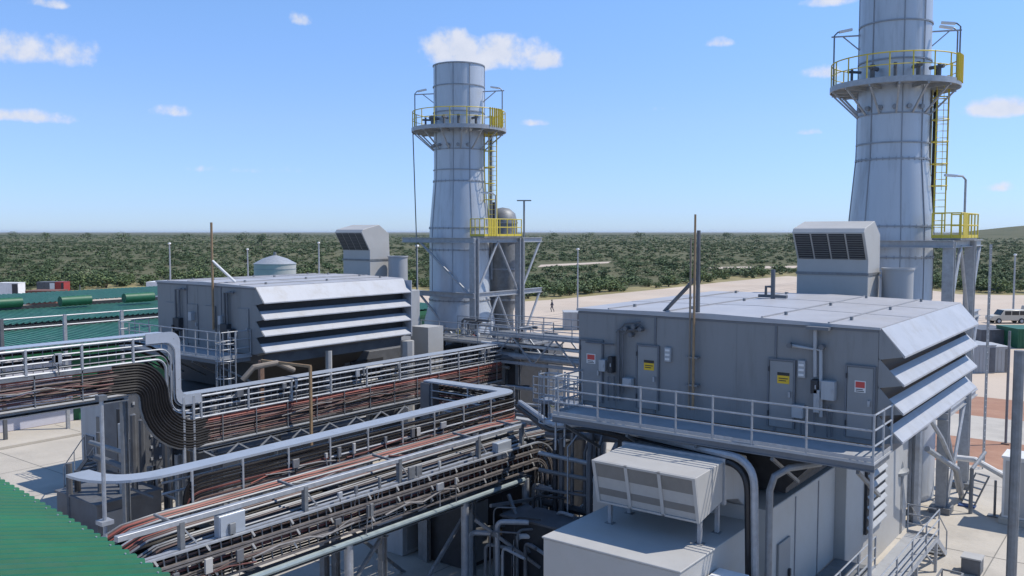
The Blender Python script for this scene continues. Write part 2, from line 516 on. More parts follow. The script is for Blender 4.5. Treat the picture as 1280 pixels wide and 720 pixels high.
# low rise on the right horizon
hb = MB(); d0 = 1500
hp = [(1120, 0), (1180, 3), (1225, 9), (1260, 13), (1300, 17), (1420, 20), (1600, 12), (1700, 0)]
vs = []
for (px, h) in hp:
    a = WD(px, 300, 1500); c = WD(px, 300, 2300); e_ = WD(px, 300, 3600)
    vs += [(a.x, a.y, 0), (c.x, c.y, GZ + h * 1.9), (e_.x, e_.y, 0)]
fs = []
for i in range(len(hp) - 1):
    for j in (0, 1):
        fs.append((i * 3 + j, i * 3 + 3 + j, i * 3 + 4 + j, i * 3 + 1 + j))
hb.add(vs, fs); structure(hb.build('hill', gm))


# ================================================================== SCRUB
def leaf_cloud(n, rx, ry, rz, size, lobes, rs):
    """n leaf quads spread through several lobes; returns verts (n*4,3)"""
    lc = np.stack([rs.uniform(-.55, .55, lobes) * rx, rs.uniform(-.55, .55, lobes) * ry, rs.uniform(.45, 1.25, lobes) * rz], 1)
    lr = rs.uniform(.38, .7, lobes)
    k = rs.integers(0, lobes, n)
    d = rs.normal(size=(n, 3)); d /= np.linalg.norm(d, axis=1, keepdims=True)
    rad = rs.uniform(.55, 1.0, n)[:, None] * lr[k][:, None]
    c = lc[k] + d * rad * np.array([rx, ry, rz])
    c[:, 2] = np.maximum(c[:, 2], size * .3)
    u = rs.normal(size=(n, 3)) * np.array([1, 1, .45]); u /= np.linalg.norm(u, axis=1, keepdims=True)
    v = np.cross(u, d * .5 + np.array([0, 0, .6]) + rs.normal(size=(n, 3)) * .4); v /= np.linalg.norm(v, axis=1, keepdims=True) + 1e-9
    s = size * rs.uniform(.6, 1.3, n)[:, None]
    return np.stack([c - u * s * .5, c + v * s * .32, c + u * s * .5, c - v * s * .32], 1).reshape(-1, 3)


def quads_mesh(name, V, m):
    nq = len(V) // 4
    me = bpy.data.meshes.new(name)
    me.vertices.add(len(V)); me.vertices.foreach_set('co', V.astype(np.float32).ravel())
    me.loops.add(nq * 4); me.loops.foreach_set('vertex_index', np.arange(nq * 4, dtype=np.int32))
    me.polygons.add(nq); me.polygons.foreach_set('loop_start', np.arange(0, nq * 4, 4, dtype=np.int32))
    me.update(); me.materials.append(m); me.validate()
    return me


edge_d = []


def edge_depth(px):
    xs = [p[0] for p in edge_px]; ys = [p[1] for p in edge_px]
    y = np.interp(px, xs, ys)
    return (CAM_H - GZ) * 1098 / (y - 290)


cz, sz = math.cos(AZ), math.sin(AZ)


def bush_spots(n, d0, d1, power=1.0):
    res = []
    tracks = [(545, 615, 316, 321.5), (672, 764, 327.5, 334.5), (885, 1010, 332, 337.5)]
    while len(res) < n:
        dep = d0 + (d1 - d0) * rng.random() ** power
        px = rng.uniform(-80, 1360)
        py = 290 + (CAM_H - GZ) * 1098 / dep
        if dep < edge_depth(px) * 1.04: continue
        if any(a - 3 < px < b_ + 3 and c_ - .6 < py < d_ + .8 for a, b_, c_, d_ in tracks): continue
        lat = (px - 640) / 1098 * dep
        X = -sz * dep + cz * lat; Y = cz * dep + sz * lat
        cl = math.sin(X * .031 + 1.3) * math.sin(Y * .027) + .6 * math.sin(X * .0123 - Y * .016)
        if cl < rng.uniform(-2.2, .3): continue
        res.append((X, Y, dep))
    return res


def scatter(spots, protos, smin, smax, name):
    out_ = []
    for (X, Y, dep) in spots:
        p = protos[rng.integers(len(protos))]
        a = rng.uniform(0, 2 * math.pi); s = smin + (smax - smin) * rng.random() ** 1.8; h = s * rng.uniform(.45, .85)
        ca, sa = math.cos(a) * s, math.sin(a) * s
        q = np.empty_like(p)
        q[:, 0] = p[:, 0] * ca - p[:, 1] * sa + X
        q[:, 1] = p[:, 0] * sa + p[:, 1] * ca + Y
        q[:, 2] = p[:, 2] * h + GZ
        out_.append(q)
    me = quads_mesh(name, np.concatenate(out_), M_leaf)
    o = bpy.data.objects.new(name, me); S.collection.objects.link(o)
    return o


near_p = [leaf_cloud(170, 2.3, 2.3, 1.5, .62, 6, rng) for _ in range(6)]
mid_p = [leaf_cloud(60, 2.4, 2.4, 1.5, 1.05, 5, rng) for _ in range(6)]
far_p = [leaf_cloud(18, 3.4, 3.4, 1.6, 2.1, 4, rng) for _ in range(6)]
o = scatter(bush_spots(3600, 150, 430), near_p, .28, 1.2, 'scrub'); o['kind'] = 'stuff'
o = scatter(bush_spots(9000, 400, 1000, .8), mid_p, .3, 1.15, 'scrub'); o['kind'] = 'stuff'
o = scatter(bush_spots(12000, 950, 3600, .9), far_p, .45, 1.3, 'scrub'); o['kind'] = 'stuff'
# bushes along the front of the scrub: each one a thing
protos = []
for i in range(5):
    V = leaf_cloud(420, 2.2, 2.2, 1.45, .45, 7, rng)
    protos.append(quads_mesh('crown', V, M_leafn))
sm_ = MB()
for a in range(4):
    an = a * 1.7
    sm_.tube([(0, 0, -.1), (.3 * math.cos(an), .3 * math.sin(an), .7), (.9 * math.cos(an), .9 * math.sin(an), 1.6)], [.09, .07, .03], 5)
stem_o = sm_.build('stem', M_bark); stem_me = stem_o.data
bpy.data.objects.remove(stem_o)
nb = 0
used_b = []
for k in range(900):
    if nb >= 130: break
    px = rng.uniform(-20, 1300)
    dep = edge_depth(px) * (1.03 + .16 * rng.random() ** 1.4)
    lat = (px - 640) / 1098 * dep
    X = -sz * dep + cz * lat; Y = cz * dep + sz * lat
    if any((X - a) ** 2 + (Y - c_) ** 2 < 9 for a, c_ in used_b): continue
    used_b.append((X, Y))
    r_ = thing('bush', 'dusty green scrub bush in the front row where the bushveld meets the bare sand', 'bush', (X, Y, GZ), 'scrub bushes along the front edge of the bushveld')
    r_.rotation_euler = (0, 0, rng.uniform(0, 6.28)); s = rng.uniform(.5, 1.25)
    r_.scale = (s, s, s * rng.uniform(.8, 1.2))
    c_ = bpy.data.objects.new('crown', protos[nb % 5]); S.collection.objects.link(c_); c_.parent = r_
    st_ = bpy.data.objects.new('stem', stem_me); S.collection.objects.link(st_); st_.parent = r_
    nb += 1

# taller trees standing up on the skyline
for (px, dep, h, wd) in [(157, 900, 14.2, .8), (302, 950, 14.5, .6), (327, 760, 13.6, .45), (366, 1000, 14.6, .9), (990, 800, 12.6, .8), (60, 1100, 13.8, .7), (110, 1250, 14.2, .6), (230, 1150, 13.6, 1.0), (430, 1200, 14.2, .8),
                         (690, 1100, 14.0, .8), (735, 1300, 14.4, 1.0), (800, 1150, 13.8, .7), (905, 1250, 14.6, .8), (945, 1050, 13.4, .9), (20, 1300, 14.5, .8)]:
    lat = (px - 640) / 1098 * dep
    X = -sz * dep + cz * lat; Y = cz * dep + sz * lat
    r_ = thing('tree', 'dark tree rising just above the flat skyline of the far bushveld', 'tree', (X, Y, GZ), 'trees breaking the far skyline')
    V = leaf_cloud(260, h * wd, h * wd, h * .42, 1.6, 7, rng); V[:, 2] += h * .15
    c_ = bpy.data.objects.new('crown', quads_mesh('crown', V, M_leaf)); S.collection.objects.link(c_); c_.parent = r_
    tb = MB(); tb.tube([(X, Y, GZ), (X + .2, Y, h * .4), (X, Y + .2, h * .7)], [.35, .28, .1], 7); tb.build('trunk', M_bark, r_)


# ================================================================== FILTER HOUSES
def railing(mb, p, q, n, h=1.0, mids=(.66, .33), r=.024, ends=(1, 1)):
    p = Vector(p); q = Vector(q)
    for k in (h,) + tuple(mids):
        mb.tube([p + Vector((0, 0, k)), q + Vector((0, 0, k))], r, 6)
    for i in range(n + 1):
        if i == 0 and not ends[0] or i == n and not ends[1]: continue
        c = p.lerp(q, i / n); mb.tube([c, c + Vector((0, 0, h))], r * 1.15, 6)
    return mb


def rail_part(parent, p, q, posts, h=1.0, mids=(.66, .33), r=.024, m=M_galv, toe=True):
    """railing as a part with each post its own sub-part"""
    p = Vector(p); q = Vector(q)
    mb = MB()
    for k in (h,) + tuple(mids): mb.tube([p + Vector((0, 0, k)), q + Vector((0, 0, k))], r, 6)
    if toe: mb.beam(p + Vector((0, 0, .06)), q + Vector((0, 0, .06)), .012, .1)
    o = mb.build('railing', m, parent)
    for tt in posts:
        c = p.lerp(q, tt); MB().tube([c, c + Vector((0, 0, h + r))], r * 1.2, 6).build('post', m, o)
    return o


def sign(parent, x0, x1, z0, z1, Y, kind):
    f = MB().box(x0, x1, Y - .006, Y, z0, z1)
    if kind == 'yellow':
        o = f.build('warning_sign', M_signy, parent, 'yellow warning sign with a black top band')
        MB().box(x0, x1, Y - .011, Y - .0065, z1 - (z1 - z0) * .28, z1).build('band', M_signk, o)
        for k in range(2): MB().box(x0 + (x1 - x0) * .12, x1 - (x1 - x0) * (.12 + .15 * k), Y - .011, Y - .0065, z0 + (z1 - z0) * (.42 - .2 * k), z0 + (z1 - z0) * (.5 - .2 * k)).build('text_line', M_signk, o)
    else:
        o = f.build('warning_sign', M_signw, parent, 'white sign with a red panel')
        h = z1 - z0; w_ = x1 - x0
        MB().box(x0 + w_ * .08, x1 - w_ * .08, Y - .011, Y - .0065, z0 + h * .4, z1 - h * .08).build('red_panel', M_signr, o)
        mbt = MB()
        for k in range(2): mbt.box(x0 + w_ * .12, x1 - w_ * (.14 + .1 * k), Y - .011, Y - .0065, z0 + h * (.07 + .15 * k), z0 + h * (.14 + .15 * k))
        mbt.build('text_line', M_signk, o)
    return o


def filter_house(X0, X1, Y0, Y1, z0, z1, right):
    side = 'right' if right else 'left'
    lab = 'big grey filter house with %s' % ('four doors and yellow warning signs, in the right foreground' if right else 'dark pipes on its shaded end, beside the green roofed building')
    t = thing('filter_house', lab, 'building', ((X0 + X1) / 2, (Y0 + Y1) / 2, z0))
    MB().box(X0, X1, Y0, Y1, z0 - .12, z1 - .06).build('wall', M_body, t, smooth=False, bevel=.015)
    # roof sheet with a small overhang, pitched a touch, standing seams
    rf = MB(); rid = (X0 + X1) / 2
    rf.prism([(X0 - .05, z1 - .06), (X1 + .04, z1 - .06), (X1 + .04, z1 + .0), (rid, z1 + .1), (X0 - .05, z1 + .02)], 'y', Y0 - .06, Y1 + .05)
    ro = rf.build('roof', M_roof, t, smooth=False)
    for k, x in enumerate([X0 + (X1 - X0) * f for f in (.12, .34, .66, .86)]):
        zz = (z1 + .02 + (z1 + .1 - z1 - .02) * (x - X0) / (rid - X0)) if x < rid else (z1 + .1 - .1 * (x - rid) / (X1 - rid))
        MB().beam((x, Y0, zz + .018), (x, Y1, zz + .018), .05, .035).build('rib', M_rib, ro)
        for y in np.linspace(Y0 + 1.2, Y1 - .8, 3):
            MB().box(x + .18, x + .25, y, y + .09, zz - .02, zz + .09).build('lifting_lug', M_galvd, ro)
    # horizontal seams on the roof
    sb = MB()
    for y in (Y0 + 3.3, Y0 + 6.6):
        MB().prism([(X0, z1 + .0), (rid, z1 + .08), (X1, z1 - .02), (X1, z1 + .008), (rid, z1 + .108), (X0, z1 + .028)], 'y', y, y + .03).build('sheet_lap', M_rib, ro, smooth=False)
    # panel joints on the door end
    jb = MB()
    for f in (.3, .705) if right else (.33, .68):
        x = X0 + (X1 - X0) * f
        jb.box(x - .03, x + .03, Y0 - .03, Y0 - .001, z0 - .1, z1 - .08)
    for f in (.15, .44, .58, .86):
        x = X0 + (X1 - X0) * f; MB().box(x - .008, x + .008, Y0 - .006, Y0 - .001, z0 - .1, z1 - .14).build('sheet_lap', M_body, t, smooth=False)
    jb.box(X0 + .01, X1 - .01, Y0 - .02, Y0 - .001, z1 - .13, z1 - .07)
    jb.box(X0 - .03, X0 - .001, Y0, Y1, z1 - .16, z1 - .08)
    jb.build('panel_joint', M_seam, t, smooth=False)
    # louvre end: sloping blades between zigzag cheek plates
    h = (z1 - z0 - .02); n = 4; st = h / n
    A = X1
    outx = .62
    MB().box(A + .002, A + .06, Y0 + .08, Y1 - .08, z0 - .05, z1 - .1).build('louvre_backing', M_dark, t, smooth=False)
    for i in range(n):
        zt = z1 - .02 - i * st + (0 if i == 0 else .02)
        zb = z1 - .02 - (i + 1) * st + .06
        xt = A + .05
        if i:
            xt = A + .27; zt = zb + (st - .06) * .5
        xb = A + outx
        mb = MB()
        nx, nz_ = (zt - zb), (xb - xt); l_ = math.hypot(nx, nz_); nx, nz_ = nx / l_ * .03, nz_ / l_ * .03
        mb.prism([(xt, zt), (xb, zb), (xb, zb - .05), (xb - nx * 1.5, zb - .05), (xt - nx, zt - nz_)], 'y', Y0 + .02, Y1 - .02)
        bo = mb.build('louvre_blade', M_blade, t, smooth=False)
        for y in (Y0 - .012, Y1 - .012):
            ck = MB()
            ck.prism([(A + .003, zt if i == 0 else zt + .3), (xt, zt), (xb - .02, zb - .02), (A + .003, zb - .02 - .12)], 'y', y, y + .03)
            ck.build('cheek_plate', M_body, t, smooth=False)
    MB().box(X0 + .25, X1 - .02, Y0 + .45, Y1 - .1, z0 - .62, z0 - .125).build('belly_panel', M_duct, t, smooth=False)
    # lower lip under the last blade
    MB().prism([(A + .01, z0 - .16), (A + .34, z0 + .02), (A + .34, z0 + .05), (A + .01, z0 - .02)], 'y', Y0 + .05, Y1 - .05).build('drip_lip', M_body, t, smooth=False)
    if not right:
        MB().box(A - .02, A + outx, Y1 - .01, Y1 + .05, z0 - .1, z1 - .1).build('end_trim', M_blade, t, smooth=False)

    def fx(px, py): return WY(px, py, Y0 if right else Y0 - .02)
    if right:
        doors = [(727, 425, 753, 499), (798, 432, 823, 509), (963, 450, 993, 537), (1060, 458, 1093, 546)]
        for i, (a, b_, c_, d_) in enumerate(doors):
            xa = fx(a, b_).x; xb = fx(c_, b_).x; zt = fx((a + c_) / 2, b_ + 1).z; zb = z0 + .03
            dm = MB().box(xa, xb, Y0 - .055, Y0 - .004, zb, zt)
            do = dm.build('door', M_door, t, bevel=.012, smooth=False)
            fr = MB(); fr.box(xa - .05, xa - .003, Y0 - .07, Y0 - .004, zb, zt + .05); fr.box(xb + .003, xb + .05, Y0 - .07, Y0 - .004, zb, zt + .05); fr.box(xa - .003, xb + .003, Y0 - .07, Y0 - .004, zt + .003, zt + .05)
            fr.build('frame', M_seam, do, smooth=False)
            hb_ = MB().box(xb - .12, xb - .06, Y0 - .12, Y0 - .056, zb + .85, zb + 1.0); hb_.build('handle', M_galv, do)
            hg = MB()
            for zz in (zb + .3, zt - .3): hg.tube([(xa - .01, Y0 - .085, zz), (xa - .01, Y0 - .085, zz + .13)], .018, 6)
            hg.build('hinge', M_dark, do)
            w_ = xb - xa
            if i in (1, 2):
                zc = fx((a + c_) / 2, 456 if i == 1 else 472).z
                sign(do, xa + w_ * .34, xa + w_ * .84, zc - .15, zc + .15, Y0 - .057, 'yellow')
            else:
                zc = fx((a + c_) / 2, 448 if i == 0 else 483).z
                sign(do, xa + w_ * .3, xa + w_ * .72, zc - .15, zc + .15, Y0 - .057, 'red')
        # small gauges / slatted lamps beside the doors
        for (px, py, w_, h_) in [(836, 443, .2, .42), (1003, 461, .2, .46)]:
            c = fx(px, py); o = MB().box(c.x - w_ / 2, c.x + w_ / 2, Y0 - .09, Y0 - .003, c.z - h_ / 2, c.z + h_ / 2).build('louvred_lamp', M_mid, t, bevel=.01)
            sl_ = MB()
            for k in range(3): sl_.box(c.x - w_ / 2 + .03, c.x + w_ / 2 - .03, Y0 - .105, Y0 - .091, c.z - h_ / 2 + .05 + k * .13, c.z - h_ / 2 + .11 + k * .13)
            sl_.build('lamp_slat', M_signw, o)
        # electrical boxes and conduits
        for (px, py, w_, h_, m_) in [(757, 456, .22, .36, M_mid), (767, 455, .16, .5, M_dark), (788, 477, .3, .26, M_mid), (1038, 487, .34, .5, M_mid), (1000, 513, .3, .34, M_mid), (1021, 482, .18, .36, M_dark), (1024, 500, .16, .6, M_mid)]:
            c = fx(px, py); o = MB().box(c.x - w_ / 2, c.x + w_ / 2, Y0 - .24, Y0 - .003, c.z - h_ / 2, c.z + h_ / 2).build('junction_box', m_, t, bevel=.012)
            MB().box(c.x + w_ / 2 - .06, c.x + w_ / 2 - .03, Y0 - .26, Y0 - .241, c.z - .05, c.z + .05).build('latch', M_galv, o)
        runs = [[(776, 500), (776, 412), (800, 412)], [(781, 490), (781, 417), (803, 405)], [(773, 415), (784, 404), (803, 402)], [(1028, 520), (1028, 437), (990, 431)], [(1021, 412), (1021, 470)], [(763, 470), (763, 500)], [(770, 470), (770, 500)], [(1036, 505), (1036, 545)], [(1041, 505), (1041, 545)], [(1020, 505), (1020, 540)], [(735, 427), (770, 430)], [(1003, 520), (1003, 545)]]
        for k, rn in enumerate(runs):
            pts = [fx(*q) for q in rn]
            MB().tube([(p.x, Y0 - .13, p.z) for p in pts], .05 if k in (0, 3, 4) else .026, 8).build('conduit', M_duct if k not in (3, 4) else M_mid, t)
        vb = MB()
        for (px, py) in [(786, 410), (796, 408), (792, 418), (804, 411), (990, 431), (1030, 433)]:
            c = fx(px, py); vb.tube([(c.x, Y0 - .24, c.z), (c.x, Y0 - .05, c.z)], .07, 8)
        vb.build('valve', M_duct, t)
        lb_ = MB().box(fx(1012, 409).x, fx(1040, 409).x, Y0 - .3, Y0 - .01, z1 - .14, z1 - .06); lb_.build('lamp_bracket', M_seam, t)
    else:
        for (a, c_) in [(.1, .2), (.34, .43), (.52, .61), (.84, .93)]:
            xa = X0 + (X1 - X0) * a; xb = X0 + (X1 - X0) * c_ + .1
            do = MB().box(xa, xb, Y0 - .05, Y0 - .004, z0 + .03, z0 + 1.9).build('door', M_body, t, smooth=False)
            MB().box(xb - .12, xb - .06, Y0 - .11, Y0 - .051, z0 + .9, z0 + 1.05).build('handle', M_galv, do)
        for xx in (.23, .27, .735, .76):
            x = X0 + (X1 - X0) * xx
            MB().tube([(x, Y0 - .13, z0 + .1), (x, Y0 - .13, z1 - .35), (x + .5, Y0 - .13, z1 - .3)], .05, 8).build('conduit', M_duct, t)
        for xx, zz, w_, h_ in [(.25, .9, .5, .6), (.22, .5, .3, .7), (.4, 1.35, .25, .4), (.74, .8, .5, .7), (.79, .5, .35, .9), (.7, 1.3, .2, .4)]:
            x = X0 + (X1 - X0) * xx
            MB().box(x - w_ / 2, x + w_ / 2, Y0 - .26, Y0 - .003, z0 + zz - h_ / 2, z0 + zz + h_ / 2).build('junction_box', M_dark if h_ > .5 else M_mid, t, bevel=.01)
    return t


RH = (-15.0, -6.0, 23.1, 33.0, 7.7, 10.6)
LH = (-40.1, -32.3, 23.72, 32.9, 7.7, 10.6)
filter_house(*RH, True)
filter_house(*LH, False)


def walkway(X0, X1, Y0, Y1, z, posts, right):
    t = thing('walkway', 'grey steel walkway with handrail along the doors of the %s' % ('nearer right filter house' if right else 'farther left filter house'), 'walkway', ((X0 + X1) / 2, Y0, z))
    MB().box(X0, X1, Y0, Y1 - .01, z - .06, z).build('deck_plate', M_mid, t, smooth=False)
    MB().ibeam((X0, Y0 + .06, z - .15), (X1, Y0 + .06, z - .15), .08, .17).build('edge_beam', M_seam, t, smooth=False)
    ib = MB()
    for x in np.linspace(X0 + .1, X1 - .1, 7): ib.beam((x, Y0 + .1, z - .16), (x, Y1 - .02, z - .16), .06, .16)
    ib.build('cross_beam', M_galvd, t, smooth=False)
    rail_part(t, (X0 + .03, Y0 + .03, z), (X1 - .03, Y0 + .03, z), posts, 1.13, (.76, .38), m=M_galv)
    rail_part(t, (X1 - .03, Y0 + .1, z), (X1 - .03, Y1 - .05, z), (0.5, 1.0), 1.13, (.76, .38), m=M_galv)
    rail_part(t, (X0 + .03, Y0 + .1, z), (X0 + .03, Y1 - .05, z), (0.5, 1.0), 1.13, (.76, .38), m=M_galv)
    if right: MB().tube([(X1 - .06, Y0 + .1, 2.5), (X1 - .06, Y0 + .1, z - .06)], .05, 8).build('corner_post', M_galv, t)
    for x in np.linspace(X0 + .4, X1 - .4, 5):
        MB().beam((x, Y0 + .12, z - .3), (x, Y1 + .4, z - 1.35), .08).build('bracket', M_galvd, t, smooth=False)
    return t


pp = [(p - 683) / (1077 - 683.0) for p in (697.5, 746.6, 800, 844, 890, 939, 1007)]
Xp = [WY(p, 540 + (p - 683) * .15, 21.43).x for p in (697.5, 746.6, 800, 844, 890, 939, 1007, 1080)]
walkway(-14.85, -5.6, 21.4, 23.1, 7.55, [(x + 14.82) / (14.82 - 5.63) for x in Xp[:-1]] + [1.0], True)
walkway(-40.9, -32.6, 22.1, 23.72, 7.55, [i / 9 for i in range(10)], False)


# caged ladders at the deck ends
def ladder(t, x, y, z0, z1, cage=True, m=M_galv, face=(0, -1), w=.5, ms=None):
    fxd, fyd = face
    px_, py_ = -fyd, fxd
    for s in (-1, 1):
        MB().beam((x + px_ * s * w / 2, y + py_ * s * w / 2, z0), (x + px_ * s * w / 2, y + py_ * s * w / 2, z1 + 1), .06, .03).build('stile', m, t, smooth=False)
    rb = MB()
    for z in np.arange(z0 + .3, z1 + .9, .3): MB().tube([(x - px_ * w / 2, y - py_ * w / 2, z), (x + px_ * w / 2, y + py_ * w / 2, z)], .016, 5).build('rung', m, t)
    if cage:
        cb = MB(); rr = .38
        zb0 = min(z0 + 2.2, z1 - .6); zs = np.arange(zb0, z1 + 1.05, .75)
        a_ = math.atan2(fyd, fxd)
        for z in zs:
            cb.tube([(x + fxd * .36 + rr * 1.0 * math.cos(a_ + q), y + fyd * .36 + rr * math.sin(a_ + q), z) for q in np.linspace(-2.3, 2.3, 12)], .022, 5)
        for q in (-1.6, -.8, 0, .8, 1.6):
            cb.tube([(x + fxd * .36 + rr * math.cos(a_ + q), y + fyd * .36 + rr * math.sin(a_ + q), zb0), (x + fxd * .36 + rr * math.cos(a_ + q), y + fyd * .36 + rr * math.sin(a_ + q), z1 + 1.0)], .018, 5)
        cb.build('safety_cage', ms or m, t)


t = thing('caged_ladder', 'pale caged ladder hanging from the left filter house walkway', 'ladder', (-32.75, 22.7, 3))
ladder(t, -32.75, 22.8, 3.0, 7.7, True, M_galv, (0, -1), .5)
t = thing('caged_ladder', 'grey caged ladder at the near left corner of the right filter house', 'ladder', (-15.35, 22.6, 6.2))
ladder(t, -15.35, 22.6, 6.2, 7.6, True, M_galv, (-1, 0), .5)


# ================================================================== STRUCTURES UNDER AND BEHIND THE HOUSES
def unit(dx, dy, right):
    side = 'right' if right else 'left'
    # intake plenum under the filter house
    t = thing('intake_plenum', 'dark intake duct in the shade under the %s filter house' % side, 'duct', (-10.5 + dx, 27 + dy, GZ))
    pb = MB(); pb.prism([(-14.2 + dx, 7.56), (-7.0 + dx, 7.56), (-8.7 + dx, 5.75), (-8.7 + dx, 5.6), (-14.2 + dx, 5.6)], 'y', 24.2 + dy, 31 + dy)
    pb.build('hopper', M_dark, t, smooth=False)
    # generator / turbine compartment
    t = thing('turbine_enclosure', 'large %s turbine compartment below the %s filter house' % ('pale grey walled' if right else 'shaded grey', side), 'enclosure', (-11 + dx, 27 + dy, GZ))
    MW = M_box if right else M_duct  # left wall darker: the shade under the house is put into its colour
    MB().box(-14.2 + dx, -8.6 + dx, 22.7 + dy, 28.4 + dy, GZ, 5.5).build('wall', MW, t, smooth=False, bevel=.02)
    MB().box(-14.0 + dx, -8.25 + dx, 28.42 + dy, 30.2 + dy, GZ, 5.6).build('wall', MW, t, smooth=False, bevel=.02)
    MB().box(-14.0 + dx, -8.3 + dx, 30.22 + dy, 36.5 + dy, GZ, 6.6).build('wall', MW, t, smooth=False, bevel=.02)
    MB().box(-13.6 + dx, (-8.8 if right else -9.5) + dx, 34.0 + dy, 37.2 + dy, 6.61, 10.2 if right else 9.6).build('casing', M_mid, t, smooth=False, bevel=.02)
    sb = MB()
    for y in (24.7, 26.7): MB().box(-8.6 + dx, -8.57 + dx, y + dy, y + dy + .05, GZ + .1, 5.4).build('panel_joint', M_rib, t, smooth=False)
    do = MB().box(-8.6 + dx, -8.53 + dx, 23.3 + dy, 24.2 + dy, 2.5, 4.4).build('door', M_door, t, smooth=False, bevel=.01)
    MB().box(-8.53 + dx, -8.46 + dx, 24.0 + dy, 24.1 + dy, 3.3, 3.5).build('handle', M_dark, do)
    # louvre grille on the side
    gf = MB().box(-8.29 + dx, -8.2 + dx, 30.6 + dy, 32.9 + dy, 2.7, 6.2).build('louvre_grille', M_dark, t, smooth=False)
    for z in np.arange(2.8, 6.0, .36): MB().prism([(-8.2 + dx, z + .1), (-8.1 + dx, z), (-8.1 + dx, z + .03), (-8.2 + dx, z + .15)], 'y', 30.65 + dy, 32.85 + dy).build('slat', M_mid, gf, smooth=False)
    # vent stack with slanted grille behind the roof
    Yv = 34.4 + dy; xs0, xs1 = -12.1 + dx, -9.4 + dx
    if not right: xs0, xs1 = -13.0 + dx, -10.75 + dx
    t = thing('ventilation_hood', 'boxy grey ventilation hood with a slanted dark grille rising behind the %s filter house roof' % side, 'ventilation hood', ((xs0 + xs1) / 2, Yv + 1, 10.2))
    prof = [(Yv, 9.6), (Yv, 11.95), (Yv - .62, 12.98), (Yv - .5, 13.14), (Yv + .75, 13.42), (Yv + 1.55, 12.9), (Yv + 1.65, 9.6)]
    MB().prism(prof, 'x', xs0, xs1).build('housing', M_box, t, smooth=False, bevel=.015)
    a = Vector((0, Yv, 11.95)); b_ = Vector((0, Yv - .62, 12.98)); nn = Vector((0, -(b_.z - a.z), (b_.y - a.y))).normalized()
    if nn.y > 0: nn = -nn
    def sl(u, v, o_=0): 
        p = a.lerp(b_, v) + nn * o_; return (xs0 + (xs1 - xs0) * u, p.y, p.z)
    for k in range(4):
        u0 = .03 + k * .24; u1 = u0 + .215
        mb = MB().add([sl(u0, .02, .004), sl(u1, .02, .004), sl(u1, .95, .004), sl(u0, .95, .004), sl(u0, .02, .02), sl(u1, .02, .02), sl(u1, .95, .02), sl(u0, .95, .02)], [(0, 1, 2, 3), (4, 5, 6, 7), (0, 1, 5, 4), (1, 2, 6, 5), (2, 3, 7, 6), (3, 0, 4, 7)])
        go = mb.build('grille_panel', M_dark, t, smooth=False)
        gb = MB()
        for v in np.linspace(.06, .9, 11): gb.beam(sl(u0 + .005, v, .03), sl(u1 - .005, v, .03), .02, .02)
        gb.build('slat', M_grille, go, smooth=False)
    fb = MB(); fb.box(xs0 - .03, xs1 + .03, Yv - .04, Yv + 1.68, 11.35, 11.45); fb.build('flange', M_galvd, t, smooth=False)
    t = thing('vent_drum', 'round grey vent drum beside the %s ventilation hood' % side, 'vent drum', (xs1 + .8, Yv + 1.6, 10.2))
    cx, cy = xs1 + .72, Yv + 1.4
    if not right: cx = xs1 + .85; cy = Yv + 1.4
    MB().lathe([(.0, 9.6), (.56, 9.6), (.56, 11.55), (.6, 11.55), (.6, 11.62), (.52, 11.62), (.5, 11.4), (0, 11.35)], cx, cy, 28).build('shell', M_mid, t)
    MB().lathe([(.57, 10.1), (.6, 10.1), (.6, 10.16), (.57, 10.16)], cx, cy, 28).build('band', M_rib, t)


unit(0, 0, True)
unit(-26.2, .6, False)


